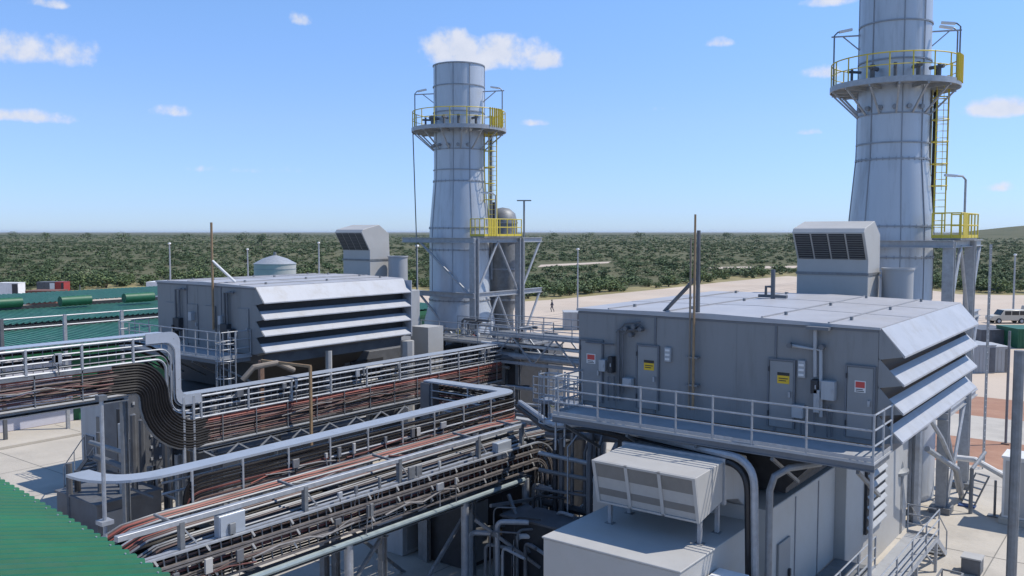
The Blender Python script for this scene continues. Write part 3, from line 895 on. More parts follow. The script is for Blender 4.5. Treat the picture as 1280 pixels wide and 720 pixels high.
# ================================================================== EXHAUST STACKS
def stack(cx, cy, right):
    side = 'right' if right else 'left'
    top = 27.5 if right else 23.35
    kk = .885 if right else .955
    pk = .9 if right else 1.0
    t = thing('exhaust_stack', ('tall pale steel exhaust stack at the right whose top runs out of the picture' if right else 'pale steel exhaust stack standing alone before the white cumulus cloud'), 'chimney', (cx, cy, GZ))
    prof = [(2.35, 0), (2.35, 7.4), (2.0, 8.7), (1.98, 12.7), (1.96, 13.3), (1.68, 16.3), (1.66, 17), (1.66, top), (1.6, top), (1.58, top - 1.5)]
    prof = [(a_ * kk, b_) for a_, b_ in prof]
    MB().lathe(prof, cx, cy, 64).build('shell', M_stack, t)
    for z, r in [(8.75, 2.0), (11.9, 1.98), (13.25, 1.96), (16.15, 1.69), (16.85, 1.665), (18.1, 1.66), (20.4, 1.66), (22.0, 1.66), (23.3 if not right else 25.0, 1.66)]:
        r = r * kk
        rb = MB().lathe([(r - .02, z - .03), (r + .05, z - .03), (r + .05, z + .03), (r - .02, z + .03)], cx, cy, 64)
        fo = rb.build('flange_ring', M_stackd, t)
        if z in (8.75, 11.9, 13.25, 16.15):
            bb = MB()
            for k in range(36):
                a = k * math.pi / 18; bb.tube([(cx + (r + .03) * math.cos(a), cy + (r + .03) * math.sin(a), z - .07), (cx + (r + .03) * math.cos(a), cy + (r + .03) * math.sin(a), z + .07)], .018, 5)
            bb.build('bolt', M_stackd, fo)
    # vertical seams and conduits
    for ang in (-112, -62, -25, -160, 40):
        a = R(ang); pts = []
        for z, r in [(9, 2.0), (13.25, 1.975), (16.2, 1.70), (17, 1.68), (top - .1, 1.68)]: pts.append((cx + (r * kk + .008) * math.cos(a), cy + (r * kk + .008) * math.sin(a), z))
        MB().tube(pts, .02, 6).build('seam', M_stackd, t)
    # sampling ports under the platform
    pb = MB()
    for ang in (-140, -118, -96, -74, -52, -30):
        a = R(ang); pb.tube([(cx + 1.4 * math.cos(a), cy + 1.4 * math.sin(a), 18.35), (cx + 1.83 * kk * math.cos(a), cy + 1.83 * kk * math.sin(a), 18.35)], .1, 10)
    pb.build('port', M_stackd, t)
    # ring platform
    zp = 19.35
    po = MB().lathe([(1.72 * kk, zp - .06), (2.95 * pk, zp - .06), (2.95 * pk, zp), (1.72 * kk, zp), (1.72 * kk, zp - .06)], cx, cy, 48).build('platform', M_galv, t)
    rb = MB().lathe([(2.93 * pk, zp - .14), (2.97 * pk, zp - .14), (2.97 * pk, zp + .1), (2.93 * pk, zp + .1), (2.93 * pk, zp - .14)], cx, cy, 48); rb.build('toe_board', M_galv, po)
    for k in range(14):
        a = k * 2 * math.pi / 14 + .1
        c, s = math.cos(a), math.sin(a)
        bm_ = MB(); bm_.beam((cx + 1.7 * kk * c, cy + 1.7 * kk * s, zp - .15), (cx + 2.92 * pk * c, cy + 2.92 * pk * s, zp - .15), .07, .14)
        bm_.beam((cx + 1.7 * kk * c, cy + 1.7 * kk * s, zp - 1.25), (cx + 2.8 * pk * c, cy + 2.8 * pk * s, zp - .22), .07)
        bm_.build('bracket', M_galv, po, smooth=False)
    for (z, rr) in ((1.1, .028), (.6, .02)):
        MB().tube([(cx + 2.9 * pk * math.cos(a), cy + 2.9 * pk * math.sin(a), zp + z) for a in np.linspace(0, 2 * math.pi, 49)], rr, 6, False).build('handrail', M_yel, po)
    for k in range(18):
        a = k * 2 * math.pi / 18; c, s = math.cos(a), math.sin(a)
        MB().tube([(cx + 2.9 * pk * c, cy + 2.9 * pk * s, zp), (cx + 2.9 * pk * c, cy + 2.9 * pk * s, zp + 1.12)], .03, 6).build('rail_post', M_yel, po)
    # yellow ladder gate on the right of the platform
    a = R(-8); mb = MB()
    for q in np.linspace(-10, 12, 7):
        aa = R(q); mb.beam((cx + 2.97 * pk * math.cos(aa), cy + 2.97 * pk * math.sin(aa), zp), (cx + 2.97 * pk * math.cos(aa), cy + 2.97 * pk * math.sin(aa), zp + 1.15), .1, .03)
    mb.build('gate', M_yel, po)
    # pipework and valves on the platform
    for ang, r in [(-100, .1), (-75, .07), (-50, .09), (-130, .06), (-20, .08)]:
        a = R(ang); mb = MB(); mb.tube([(cx + 2.1 * math.cos(a), cy + 2.1 * math.sin(a), zp), (cx + 2.1 * math.cos(a), cy + 2.1 * math.sin(a), zp + .75)], r, 8); 
        mb.tube([(cx + 1.66 * math.cos(a), cy + 1.66 * math.sin(a), zp + .6), (cx + 2.3 * math.cos(a), cy + 2.3 * math.sin(a), zp + .6)], r, 8)
        mb.build('sampling_pipe', M_duct, po)
    # lamp masts
    for ang in (-152, 28, 5) if right else (-152, 20):
        a = R(ang); c, s = math.cos(a), math.sin(a)
        x, y = cx + 2.85 * pk * c, cy + 2.85 * pk * s
        mo = MB().tube([(x, y, zp), (x, y, zp + 2.35), (x - .15 * c, y - .15 * s, zp + 2.5), (x - .35 * c, y - .35 * s, zp + 2.52)], .035, 6).build('lamp_mast', M_galvd, t)
        MB().beam((x - .2 * c, y - .2 * s, zp + 2.5), (x - .75 * c, y - .75 * s, zp + 2.6), .16, .1).build('lamp_head', M_white, mo)
    ab = MB()
    for ang in (-158, 22):
        a = R(ang); c, s = math.cos(a), math.sin(a)
        ab = MB(); ab.beam((cx + 1.64 * kk * c, cy + 1.64 * kk * s, zp + 2.35), (cx + 2.95 * pk * c, cy + 2.95 * pk * s, zp + 2.35), .06); ab.beam((cx + 1.64 * kk * c, cy + 1.64 * kk * s, zp + 1.7), (cx + 2.4 * pk * c, cy + 2.4 * pk * s, zp + 2.33), .05)
        ab.build('davit_arm', M_galv, t)
    # caged ladder + dark riser pipe on the sun side
    c, s = cz, sz      # screen-right direction
    a0 = math.atan2(s, c)
    lx, ly = cx + 2.2 * pk * c + .28, cy + 2.2 * pk * s - .5
    lt = MB()
    for q in (-1, 1): lt.beam((lx + q * .25 * c, ly + q * .25 * s, 13), (lx + q * .25 * c, ly + q * .25 * s, zp), .05, .05)
    for z in np.arange(13.2, zp, .3): lt.tube([(lx - .25 * c, ly - .25 * s, z), (lx + .25 * c, ly + .25 * s, z)], .015, 5)
    lo = lt.build('ladder', M_yel if not right else M_yel, t)
    cb = MB()
    for z in np.arange(15, zp, .95 if right else 1.0): cb.tube([(lx + .34 * math.cos(q), ly - .3 + .34 * math.sin(q), z) for q in np.linspace(0, 2 * math.pi, 13)], .022, 5, False)
    for q in np.linspace(-2.8, -.2, 4): cb.tube([(lx + .34 * math.cos(q), ly - .3 + .34 * math.sin(q), 14.8), (lx + .34 * math.cos(q), ly - .3 + .34 * math.sin(q), zp)], .014, 5)
    cb.build('safety_cage', M_yel, lo)
    dx_, dy_ = cx + 1.98 * pk * c + .1, cy + 1.98 * pk * s - .1
    ro = MB().tube([(dx_, dy_, 10), (dx_, dy_, zp + .9)], .1, 10).build('riser_pipe', M_dark if right else M_galvd, t)
    cl = MB()
    for z in np.arange(11, zp, 1.5): cl.tube([(cx + 1.5 * c, cy + 1.5 * s, z), (dx_, dy_, z)], .03, 5)
    cl.build('clamp', M_galv, ro)
    for k, dd in enumerate((-.55, -.32)):
        MB().tube([(cx + 1.74 * c + dd * .3 + .1, cy + 1.74 * s + dd, 9.5), (cx + 1.74 * c + dd * .3 + .1, cy + 1.74 * s + dd, zp + .4)], .05, 8).build('conduit', M_galvd, t)
    if not right:
        MB().tube([(cx - 2.9 * c, cy - 2.9 * s, zp), (cx - 2.72 * c, cy - 2.72 * s, 12.6), (cx - 2.72 * c, cy - 2.72 * s, 9)], .035, 6).build('drop_pipe', M_galvd, t)
    return t


RS = (-10.42, 41.43); LS = (-36.4, 42.2)
stack(*RS, True)
stack(*LS, False)


def frame(cx, cy, right):
    side = 'right' if right else 'left'
    t = thing('stack_frame', 'grey steel frame of columns and braces beside the foot of the %s exhaust stack' % side, 'steel frame', (cx + 2.1, cy + 2, GZ))
    xa, xb = cx - 2.6, cx + 2.8
    ya, yb = cy - 1.9, cy + 2.6
    cols = [(xb, ya), (xb, yb), (xa - .0, ya + .6), (xb + 2.2, yb)]
    for (x, y) in [(xb, ya), (xb, yb)]:
        MB().ibeam((x, y, GZ + .3), (x, y, 12.6), .42, .42, .05).build('column', M_galv, t, smooth=False)
        MB().box(x - .4, x + .4, y - .4, y + .4, GZ, GZ + .3).build('footing', M_galvd, t, smooth=False)
    for z in (12.5, 9.2, 5.4):
        for (p, q) in [((xa - .3, ya - .24), (xb + .2, ya - .24)), ((xb, ya + .22), (xb, yb - .22)), ((xb, yb + .22), (xb, yb + 2.4))]:
            MB().ibeam((*p, z), (*q, z), .22, .3, .03).build('beam', M_galv, t, smooth=False)
    for (p, q) in [((xb, ya + .2, 9.3), (xb, (ya + yb) / 2, 12.4)), ((xb, yb - .2, 9.3), (xb, (ya + yb) / 2, 12.4)), ((xb, ya + .2, 5.5), (xb, (ya + yb) / 2, 9.1)), ((xb, yb - .2, 5.5), (xb, (ya + yb) / 2, 9.1)),
                   ((xb, ya + .2, .4), (xb, yb - .2, 5.3)), ((xb, yb - .2, .4), (xb, ya + .2, 5.3)), ((xa + 1.2, ya - .2, 12.35), (xb - .25, ya - .2, 9.3)), ((xa + 1.2, ya - .2, 9.05), (xb - .25, ya - .2, 5.6)),
                   ((xb, yb + 2.2, 12.35), (xb, yb + .25, 9.4)), ((xb, yb + 2.2, 9.05), (xb, yb + .25, 6.0))]:
        MB().tube([p, q], .075, 8).build('brace', M_galv, t)
    # upper landing with yellow rails
    lx0, lx1, ly0, ly1 = cx + 2.0, cx + 3.1, cy - 1.3, cy + 2.4
    lo = MB().box(lx0, lx1, ly0, ly1, 12.66, 12.74).build('landing', M_galvd, t, smooth=False)
    pl = [(lx0, ly0), (lx1, ly0), (lx1, ly1), (lx0, ly1)]
    for i in range(3):
        p, q = pl[i], pl[i + 1]
        mb = MB()
        for h in (1.05, .55): mb.tube([(*p, 12.74 + h), (*q, 12.74 + h)], .03, 6)
        mb.beam((*p, 12.81), (*q, 12.81), .02, .13)
        mb.build('yellow_handrail', M_yel, lo)
        n = 5 if i == 1 else 3
        for k in range(n):
            x = p[0] + (q[0] - p[0]) * k / n; y = p[1] + (q[1] - p[1]) * k / n
            MB().tube([(x, y, 12.74), (x, y, 13.8)], .032, 6).build('yellow_post', M_yel, lo)
    gb = MB()
    for k in range(6): gb.beam((lx1 + .02, ly0 + .4 + k * .16, 12.75), (lx1 + .02, ly0 + .4 + k * .16, 13.8), .03, .1)
    gb.build('gate', M_yel, lo)
    mo = MB().tube([(lx1 - .1, ly0 + 1.2, 12.7), (lx1 - .1, ly0 + 1.2, 15.2), (lx1 - .2, ly0 + 1.1, 15.35), (lx1 - .55, ly0 + .8, 15.38)], .05, 6).build('lamp_mast', M_galv, t)
    MB().beam((lx1 - .4, ly0 + .92, 15.36), (lx1 - .8, ly0 + .62, 15.4), .16, .1).build('lamp_head', M_white, mo)
    # mid platform
    mp_ = MB().box(cx - 3.2, lx1, cy - 2.9, ya - .2, 9.4, 9.46)
    # silencer drum beside the stack
    if not right:
        so = thing('silencer', 'rounded grey silencer behind the yellow landing of the left stack', 'silencer', (cx + 1.6, cy + 3.0, GZ))
        MB().lathe([(0, 14.6), (.45, 14.52), (.82, 14.2), (.95, 13.7), (.95, 8.5), (.7, 7.8), (.7, GZ)], cx + 1.05, cy + 3.1, 32).build('shell', M_galvd, so)
        for z in (8.6, 10.6, 12.4, 13.6): MB().lathe([(.94, z - .05), (1.01, z - .05), (1.01, z + .05), (.94, z + .05)], cx + 1.05, cy + 3.1, 32).build('band', M_stackd, so)
        MB().tube([(cx + 1.3, cy + 1.9, 12.8), (cx + 1.3, cy + 1.9, 14.9)], .14, 10).build('vent_pipe', M_dark, so)
    return t


frame(*RS, True)
frame(*LS, False)
# exhaust duct between turbine and stack
for (cx, cy, side) in [(*RS, 'right'), (*LS, 'left')]:
    t = thing('exhaust_duct', 'ribbed grey exhaust duct leading into the foot of the %s stack' % side, 'duct', (cx, cy - 3, GZ))
    db = MB(); db.prism([(cy - 4.9, 2.2), (cy - 2.2, 1.8), (cy - 2.2, 6.8), (cy - 4.9, 5.4)], 'x', cx - 1.9, cx + 2.0); db.build('casing', M_galvd, t, smooth=False, bevel=.02)
    rb = MB()
    for k in range(5):
        f = k / 4; y = cy - 4.8 + 2.5 * f; rb.box(cx - 2.0, cx + 2.1, y - .05, y + .05, 2.1 - .4 * f, 5.5 + 1.35 * f)
    rb.build('rib', M_galv, t, smooth=False)
    MB().lathe([(.75, GZ), (.75, 3.6), (.95, 3.7), (.95, 3.8), (.75, 3.9), (.6, 5.3), (0, 5.4)], cx + 1.4, cy - 5.7, 28).build('expansion_pot', M_galvd, t)
    MB().tube([(cx + 1.9, cy - 6.4, 6.3), (cx + 2.2, cy - 5.2, 5.4), (cx + 2.2, cy - 3.2, 5.2)], .3, 12).build('branch_pipe', M_galv, t)

# ================================================================== CABLE RACKS
def cable(path, r, m, label, group):
    b0 = path[0]
    pp_ = [Vector(q) for q in path]; q_ = [pp_[0]]
    for a_, c_ in zip(pp_, pp_[1:]):
        n_ = max(1, int((c_ - a_).length / 1.1))
        for i in range(1, n_ + 1):
            v_ = a_.lerp(c_, i / n_)
            if i < n_: v_ = v_ + Vector((random.uniform(-.018, .018), 0, random.uniform(-.02, .02)))
            q_.append(v_)
    path = q_; r = r * random.uniform(.72, 1.08)
    return solo(MB().tube(path, r, 6), 'cable', m, label, 'cable', group, base=tuple(b0))


def pathA(v, X, r0=.22, W=1.9, zu=9.4, zl=7.08, ya=6, yb=36.2, Yb=15.75):
    zc1 = zu - W - r0; zc2 = zl + r0
    pts = [(ya, zu - v)]
    pts += arc(Yb, zc1, r0 + (W - v), math.pi / 2, 0, 9)
    Yc2 = Yb + r0 + W + r0
    pts += [(Yc2 - (r0 + v) * math.cos(q), zc2 - (r0 + v) * math.sin(q)) for q in np.linspace(0, math.pi / 2, 10)]
    pts.append((yb, zl - v))
    return [(X, y, z) for (y, z) in pts]


def pathAr(v, X, zu=9.4, zl=7.08, ya=6, yb=36.2):
    yd = 17.45 - v * .55; rc = .4
    pts = [(ya, zu - v)] + arc(yd - rc, zu - v - rc, rc, math.pi / 2, 0, 6)
    r2 = .3 + v * .3
    pts += [(yd + r2 - r2 * math.cos(q), zl - v + r2 - r2 * math.sin(q)) for q in np.linspace(0, math.pi / 2, 7)]
    pts.append((yb, zl - v))
    return [(X, y, z) for (y, z) in pts]


t = thing('cable_rack', 'long rear cable rack stepping down in a tight S bend near the left', 'cable rack', (-28.4, 18, GZ))
XA = -28.35
MB().strip(pathAr(-.03, XA - .28), (.62, 0, 0), .02).build('lid', M_lid, t)
for v, r_ in ((.06, .045), (.30, .03), (.50, .03), (.84, .045), (1.9, .06)):
    MB().tube((pathAr if v < 1 else pathA)(v, XA + .05), r_, 6).build('rail', M_galv if v != 1.9 else M_galvd, t)
for y in list(np.arange(7, 15.9, 1.75)):
    MB().box(XA + .02, XA + .1, y, y + .07, 8.5, 9.36).build('post', M_galv, t, smooth=False)
for y in np.arange(18.3, 36, 2.05):
    MB().box(XA + .02, XA + .1, y, y + .07, 6.2, 7.06).build('post', M_galv, t, smooth=False)
cv = MB(); p1 = pathAr(-.1, XA + .13, ya=16.2, yb=18.3); p2 = pathAr(.26, XA + .13, ya=16.2, yb=18.3)
vv = []
for a_, b_ in zip(p1, p2): vv += [a_, b_, (a_[0] + .02, a_[1], a_[2]), (b_[0] + .02, b_[1], b_[2])]
ff = []
for i in range(len(p1) - 1):
    o_ = 4 * i; ff += [(o_, o_ + 1, o_ + 5, o_ + 4), (o_ + 2, o_ + 6, o_ + 7, o_ + 3), (o_, o_ + 4, o_ + 6, o_ + 2), (o_ + 1, o_ + 3, o_ + 7, o_ + 5)]
cv.add(vv, ff).build('bend_cover', mat('bright_cover', (.62, .65, .70), .3, .5, .04), t)
rb = MB()
for y in np.arange(6.3, 15.7, .3):
    for x in (XA - .15,): rb.beam((x, y, 8.5), (x, y, 9.3), .025, .02)
for y in np.arange(18.6, 36, .3): rb.beam((XA - .15, y, 6.25), (XA - .15, y, 7.0), .025, .02)
rb.build('rung', M_galvd, t, smooth=False)
for dz, y0, y1 in ((7.42, 6, 15.6), (5.06, 18.2, 36.2)):
    MB().ibeam((XA - .3, y0, dz - .06), (XA - .3, y1, dz - .06), .7, .14, .03).build('bottom_beam', M_galvd, t, smooth=False)
tb = MB()
for y in np.arange(18.4, 35.5, 1.5):
    tb.beam((XA + .05, y, 4.98), (XA + .05, y + .75, 4.5), .05); tb.beam((XA + .05, y + .75, 4.5), (XA + .05, y + 1.5, 4.98), .05)
tb.beam((XA + .05, 18.3, 4.48), (XA + .05, 36, 4.48), .08)
tb.build('truss', M_galv, t, smooth=False)
for y in (17.55, 17.95):
    MB().box(XA + .08, XA + .16, y, y + .08, 4.6, 7.1).build('upright', M_galv, t, smooth=False)
for y in (15.6, 17.6, 22, 27, 32, 35.6):
    MB().ibeam((XA - .3, y, GZ), (XA - .3, y, 7.2 if y < 16 else 4.95), .2, .2, .02).build('leg', M_galvd, t, smooth=False)
MB().box(XA + .0, XA + .1, 6, 15, 8.42, 8.52).build('side_rail', M_galvd, t, smooth=False)
for y in list(np.arange(6.5, 14.5, 1.5)) + list(np.arange(19.2, 36, 1.5)):
    zt_ = 8.5 if y < 16 else 6.18
    MB().box(XA + .075, XA + .1, y, y + .035, zt_ - .98, zt_ + .02).build('cable_cleat', M_galvd, t, smooth=False)
MB().tube(pathAr(.7, XA + .06), .022, 6).build('rail', M_galvd, t)
# cables on rack A
mm = [M_corn, M_corn, M_cred, M_cbrn, M_cbrn, M_cred, M_cbrn, M_cblk, M_cbrn, M_cbrn, M_cred, M_cbrn, M_cblk]
for i in range(13):
    v = .93 + i * .073
    lab = {M_corn: 'red orange cable, topmost on the long rear cable rack', M_cred: 'maroon cable strung along the long rear cable rack', M_cbrn: 'grey brown cable strung along the long rear cable rack', M_cblk: 'black cable strung along the long rear cable rack'}[mm[i]]
    cable(pathA(v, XA + .02 + random.uniform(-.03, .03)), .034, mm[i], lab, 'cables on the rear cable rack')
for i in range(11):  # extra black cables, added so the shaded bend reads black
    v = .9 + i * .094
    pa = pathA(v, XA + .12, ya=14.6, yb=18.9)
    pa[0] = (XA - .06, pa[0][1], pa[0][2]); pa[-1] = (XA - .06, pa[-1][1], pa[-1][2])
    cable(pa, .058, M_cblk, 'black cable added for the shaded look of the rear rack S bend', 'black cables added for the shade of the S bend')
for i in range(6):
    v = .2 + i * .28
    cable(pathA(v, XA - .32), .06, M_cblk, 'thick black cable at the back of the long rear cable rack', 'thick cables at the back of the rear cable rack')


def smooth_corner(p, q, r_, r, n=8):
    """points p -> q with a rounded corner at q -> r_"""
    p, q, r_ = Vector(p), Vector(q), Vector(r_)
    a = q + (p - q).normalized() * r; b_ = q + (r_ - q).normalized() * r
    pts = []
    for i in range(n + 1):
        s = i / n; pts.append(a * (1 - s) ** 2 + q * 2 * s * (1 - s) + b_ * s ** 2)
    return pts


# rack B: flat lid, turning away at both ends
XB, ZB = -21.2, 6.6
t = thing('cable_rack', 'middle cable rack under a broad flat blue grey lid bent at both ends', 'cable rack', (XB, 19, GZ))
def lidpath(off, z, yr=27.6, yl=11.2, xl=-23.0, xr=-25.6, drop=False):
    pts = [Vector((xl, yl - .0 + off, z))]
    pts += smooth_corner((xl, yl + off, z), (XB - off, yl + off, z), (XB - off, yr, z), 1.6)
    pts.append(Vector((XB - off, 18, z)))
    pts += smooth_corner((XB - off, 18, z), (XB - off, yr - off, z), (xr, yr - off, z), .5, 5)
    pts.append(Vector((xr, yr - off, z)))
    if drop:
        k_ = [q for q in pts if q.y > 13.6]
        pts = [Vector((XB - off, 12.9 + random.uniform(-.2, .2), 2.6))] + smooth_corner((XB - off, 13.0, 2.6), (XB - off, 13.0, z), (XB - off, 18, z), .6) + k_
    return pts
def flat_strip(pts, w_, th):
    mb = MB(); vs = []; m_ = len(pts)
    for i, p in enumerate(pts):
        d = (pts[min(i + 1, m_ - 1)] - pts[max(i - 1, 0)]); d.z = 0; d.normalize(); s = Vector((-d.y, d.x, 0)) * (w_ / 2)
        vs += [p - s, p + s, p + s + Vector((0, 0, th)), p - s + Vector((0, 0, th))]
    fs = []
    for i in range(m_ - 1):
        o_ = 4 * i
        for (a, b_) in ((0, 1), (1, 2), (2, 3), (3, 0)): fs.append((o_ + a, o_ + b_, o_ + 4 + b_, o_ + 4 + a))
    fs += [(0, 3, 2, 1), (4 * m_ - 4, 4 * m_ - 3, 4 * m_ - 2, 4 * m_ - 1)]
    return mb.add(vs, fs)
flat_strip(lidpath(0, ZB), .62, .07).build('lid', M_lid, t, smooth=False)
for v, r_ in ((.32, .03), (.62, .035), (1.1, .05)):
    MB().tube([q for q in lidpath(-.28, ZB - v) if q.y > 12.7], r_, 6).build('rail', M_galv if v == .62 else M_galvd, t)
    MB().tube([q for q in lidpath(.28, ZB - v) if q.y > 12.7], r_, 6).build('rail', M_galv, t)
for y in np.arange(13.2, 27.4, 1.6):
    MB().box(XB + .26, XB + .32, y, y + .06, ZB - 1.1, ZB).build('hanger', M_galv, t, smooth=False)
for y in (13.5, 18, 22.5, 27): MB().ibeam((XB, y, GZ), (XB, y, ZB - 1.15), .22, .22, .02).build('leg', M_galvd, t, smooth=False)
for x in (-23.2, -25.2): MB().box(x, x + .06, 27.32, 27.38, ZB - 1.1, ZB).build('hanger', M_galv, t, smooth=False)
MB().box(-25.7, -25.2, 27.2, 27.9, ZB - 2, ZB - .02).build('end_drop', M_duct, t, smooth=False)
for i in range(9):
    m_ = [M_cblk, M_cblk, M_cblk, M_cblk, M_cred, M_cblk, M_cbrn, M_corn, M_cred][i]
    lab = {M_cblk: 'black', M_cred: 'maroon', M_cbrn: 'grey brown', M_corn: 'red orange'}[m_] + ' cable under the broad flat lid of the middle rack'
    cable(lidpath(-.26 - .0 * i, ZB - .22 - .1 * i, drop=True), .045, m_, lab, 'cables under the flat lidded rack')
# flat open tray between racks B and C
t = thing('cable_tray', 'wide open cable tray between the flat lid and the front railing', 'cable tray', (-19.8, 18, 5.2))
def trayp(X, z, lean=0): 
    pts = [Vector((X - .9, 9.6, z - 1.3)), Vector((X - .45, 10.4, z - .55)), Vector((X - .15, 11.2, z - .1)), Vector((X, 12.0, z))]
    pts.append(Vector((X, 20, z)))
    pts += [Vector((X, 25.2, z)), Vector((X, 27.0, z - .1))]
    return pts
for k, X in enumerate((-20.72, -19.95, -19.2)):
    zz = 5.75 - k * .1
    for s in (-.02, .5):
        MB().tube(trayp(X + s, zz), .04, 6).build('side_rail', M_galv if s < 0 and k == 1 else M_galvd, t)
    rb = MB()
    for y in np.arange(12.5, 26, .35): rb.beam((X - .02, y, zz - .06), (X + .5, y, zz - .06), .04, .03)
    rb.build('rung', M_galvd, t, smooth=False)
for y in (13, 17.3, 21.6, 25.6): MB().ibeam((-21, y, 5.38), (-18.5, y, 5.38), .14, .2, .02).build('cross_beam', M_galvd, t, smooth=False)
ci = 0
for k, X in enumerate((-20.72, -19.95, -19.2)):
    zz = 5.75 - k * .1
    for i in range(6):
        m_ = [M_cbrn, M_corn, M_cred, M_cblk, M_corn, M_cred, M_cred, M_cblk, M_corn, M_cblk, M_cbrn, M_cred, M_cblk, M_cgry, M_cblk, M_cbrn, M_cblk, M_cred][ci]; ci += 1
        lab = {M_cblk: 'black', M_cred: 'maroon', M_cgry: 'grey', M_corn: 'red orange', M_cbrn: 'grey brown'}[m_] + ' cable lying in the wide open tray between lid and front railing'
        cable(trayp(X + .06 + i * .08, zz + .0 + random.uniform(-.01, .02)), .036, m_, lab, 'cables lying in the wide open tray')

for i in range(22):  # added black layer standing in for the shade under the tray
    X = -20.8 + i * .11
    cable(trayp(X, 5.2 + rng.uniform(-.08, .1)), .058, M_cblk, 'thick black cable added as shade fill beneath the wide open tray', 'black cables added for shade beneath the wide open tray')
M_traybr = mat('dusty_tray_steel', (.17, .155, .15), .6, .2, .25, 5)
# rack C: railing on top, three edge-mounted ladder trays below that bend straight down
XC = -18.5
t = thing('cable_rack', 'front cable rack whose three ladder trays bend down beside the intake hood', 'cable rack', (XC, 18, GZ))
def railC(z): return [(XC, 9.8, z), (XC, 25.0, z - .12)]
MB().beam((XC, 9.8, 6.22), (XC, 25, 6.12), .16, .13).build('top_rail', M_galv, t, smooth=False, bevel=.01)
MB().beam((XC, 9.8, 5.52), (XC, 25, 5.45), .13, .1).build('lower_rail', M_galv, t, smooth=False)
for (px, py) in [(225, 650), (380, 611), (498, 582), (597, 558), (651, 545)]:
    y = WX(px, py, XC).y
    MB().box(XC - .04, XC + .1, y - .06, y + .06, 5.0, 6.2).build('post', M_galvd, t, smooth=False)
    MB().beam((XC, y, 6.1), (XC - 1.1, y, 6.15), .06).build('cross_arm', M_galvd, t, smooth=False)
    MB().beam((XC, y + .05, 6.05), (XC, y + .45, 5.55), .04).build('gusset', M_galv, t, smooth=False)
def pathC(v, X, ytop=25.25, z0=5.42, W=1.0, r0=.35):
    cz_ = z0 - W - r0
    return [(X, 8.6, z0 - v + .16)] + [(X, y, z) for (y, z) in arc(ytop, cz_, r0 + W - v, math.pi / 2, 0, 10)] + [(X, ytop + r0 + W - v, .3)]
for tier in range(3):
    v0 = tier * .335
    for v in (v0, v0 + .26):
        MB().strip([(p[0], p[1], p[2]) for p in pathC(v, XC + .26)], (.09, 0, 0), .045).build('tray_rail', M_galv if tier == 0 and v == v0 else M_traybr, t)
    rb = MB()
    for y in np.arange(9, 25.2, .3):
        zz = 5.42 + .16 * (25.25 - y) / 16.6
        rb.beam((XC + .2, y, zz - v0), (XC + .2, y + .03, zz - v0 - .26), .03, .03)
    for a in np.linspace(.1, math.pi / 2, 7):
        r1 = .35 + 1.0 - v0; r2 = r1 - .26; cyy, czz = 25.25, 5.42 - 1.35
        rb.beam((XC + .2, cyy + r1 * math.cos(a), czz + r1 * math.sin(a)), (XC + .2, cyy + r2 * math.cos(a), czz + r2 * math.sin(a)), .03)
    for z in np.arange(.5, 4, .3): rb.beam((XC + .2, 25.25 + 1.35 - v0, z), (XC + .2, 25.25 + 1.35 - v0 - .26, z), .03)
    rb.build('rung', M_galvd, t, smooth=False)
    for j in range(3):
        m_ = [M_cblk, M_cbrn, M_cblk, M_cbrn, M_cred, M_cblk, M_cbrn, M_cblk, M_cblk][tier * 3 + j]
        lab = {M_cblk: 'black', M_cred: 'maroon', M_cbrn: 'grey brown'}[m_] + ' cable clipped to the ladder trays of the front rack'
        cable(pathC(v0 + .06 + j * .075, XC + .13), .034, m_, lab, 'cables on the front ladder trays')
for y in np.arange(10.5, 25, 1.3):
    zz = 5.42 + .16 * (25.25 - y) / 16.6
    for tier in range(3):
        y2 = y + random.uniform(-.12, .12) + tier * .06
        MB().beam((XC + .32, y2, zz - tier * .335 + .03), (XC + .32, y2 + .09, zz - tier * .335 - .12), .03, .05).build('splice_plate', M_box, t, smooth=False)
MB().tube([(XC + .25, 8.5, 4.38), (XC + .25, 24.6, 4.24)], .085, 8).build('bottom_pipe', mat('pale_green_grey_pipe', (.30, .36, .37), .45, .3), t)
MB().ibeam((XC, 8.5, 4.28), (XC, 25, 4.14), .3, .2, .02).build('bottom_beam', M_galvd, t, smooth=False)
for y in (11.5, 16.5, 21.55, 24.9): MB().tube([(XC + .1, y, GZ), (XC + .1, y, 4.2)], .13, 12).build('leg', M_galv, t)
# junction boxes on racks
def jbox(px, py, X, w_, h_, lab, m_=M_galv):
    c = WX(px, py, X)
    t = thing('junction_box', lab, 'junction box', (c.x, c.y, c.z - h_ / 2))
    MB().box(c.x - .1, c.x + .12, c.y - w_ / 2, c.y + w_ / 2, c.z - h_ / 2, c.z + h_ / 2).build('case', m_, t, smooth=False, bevel=.01)
    MB().box(c.x + .121, c.x + .14, c.y - w_ / 2 + .03, c.y + w_ / 2 - .03, c.z - h_ / 2 + .03, c.z + h_ / 2 - .03).build('lid', M_lid, t, smooth=False)
jbox(287, 654, XC + .05, .75, .55, 'shiny square junction box hanging in the front railing near the green roof', M_lid)
jbox(627, 562, XC + .05, .8, .6, 'grey junction box hanging between the last front railing posts', M_lid)

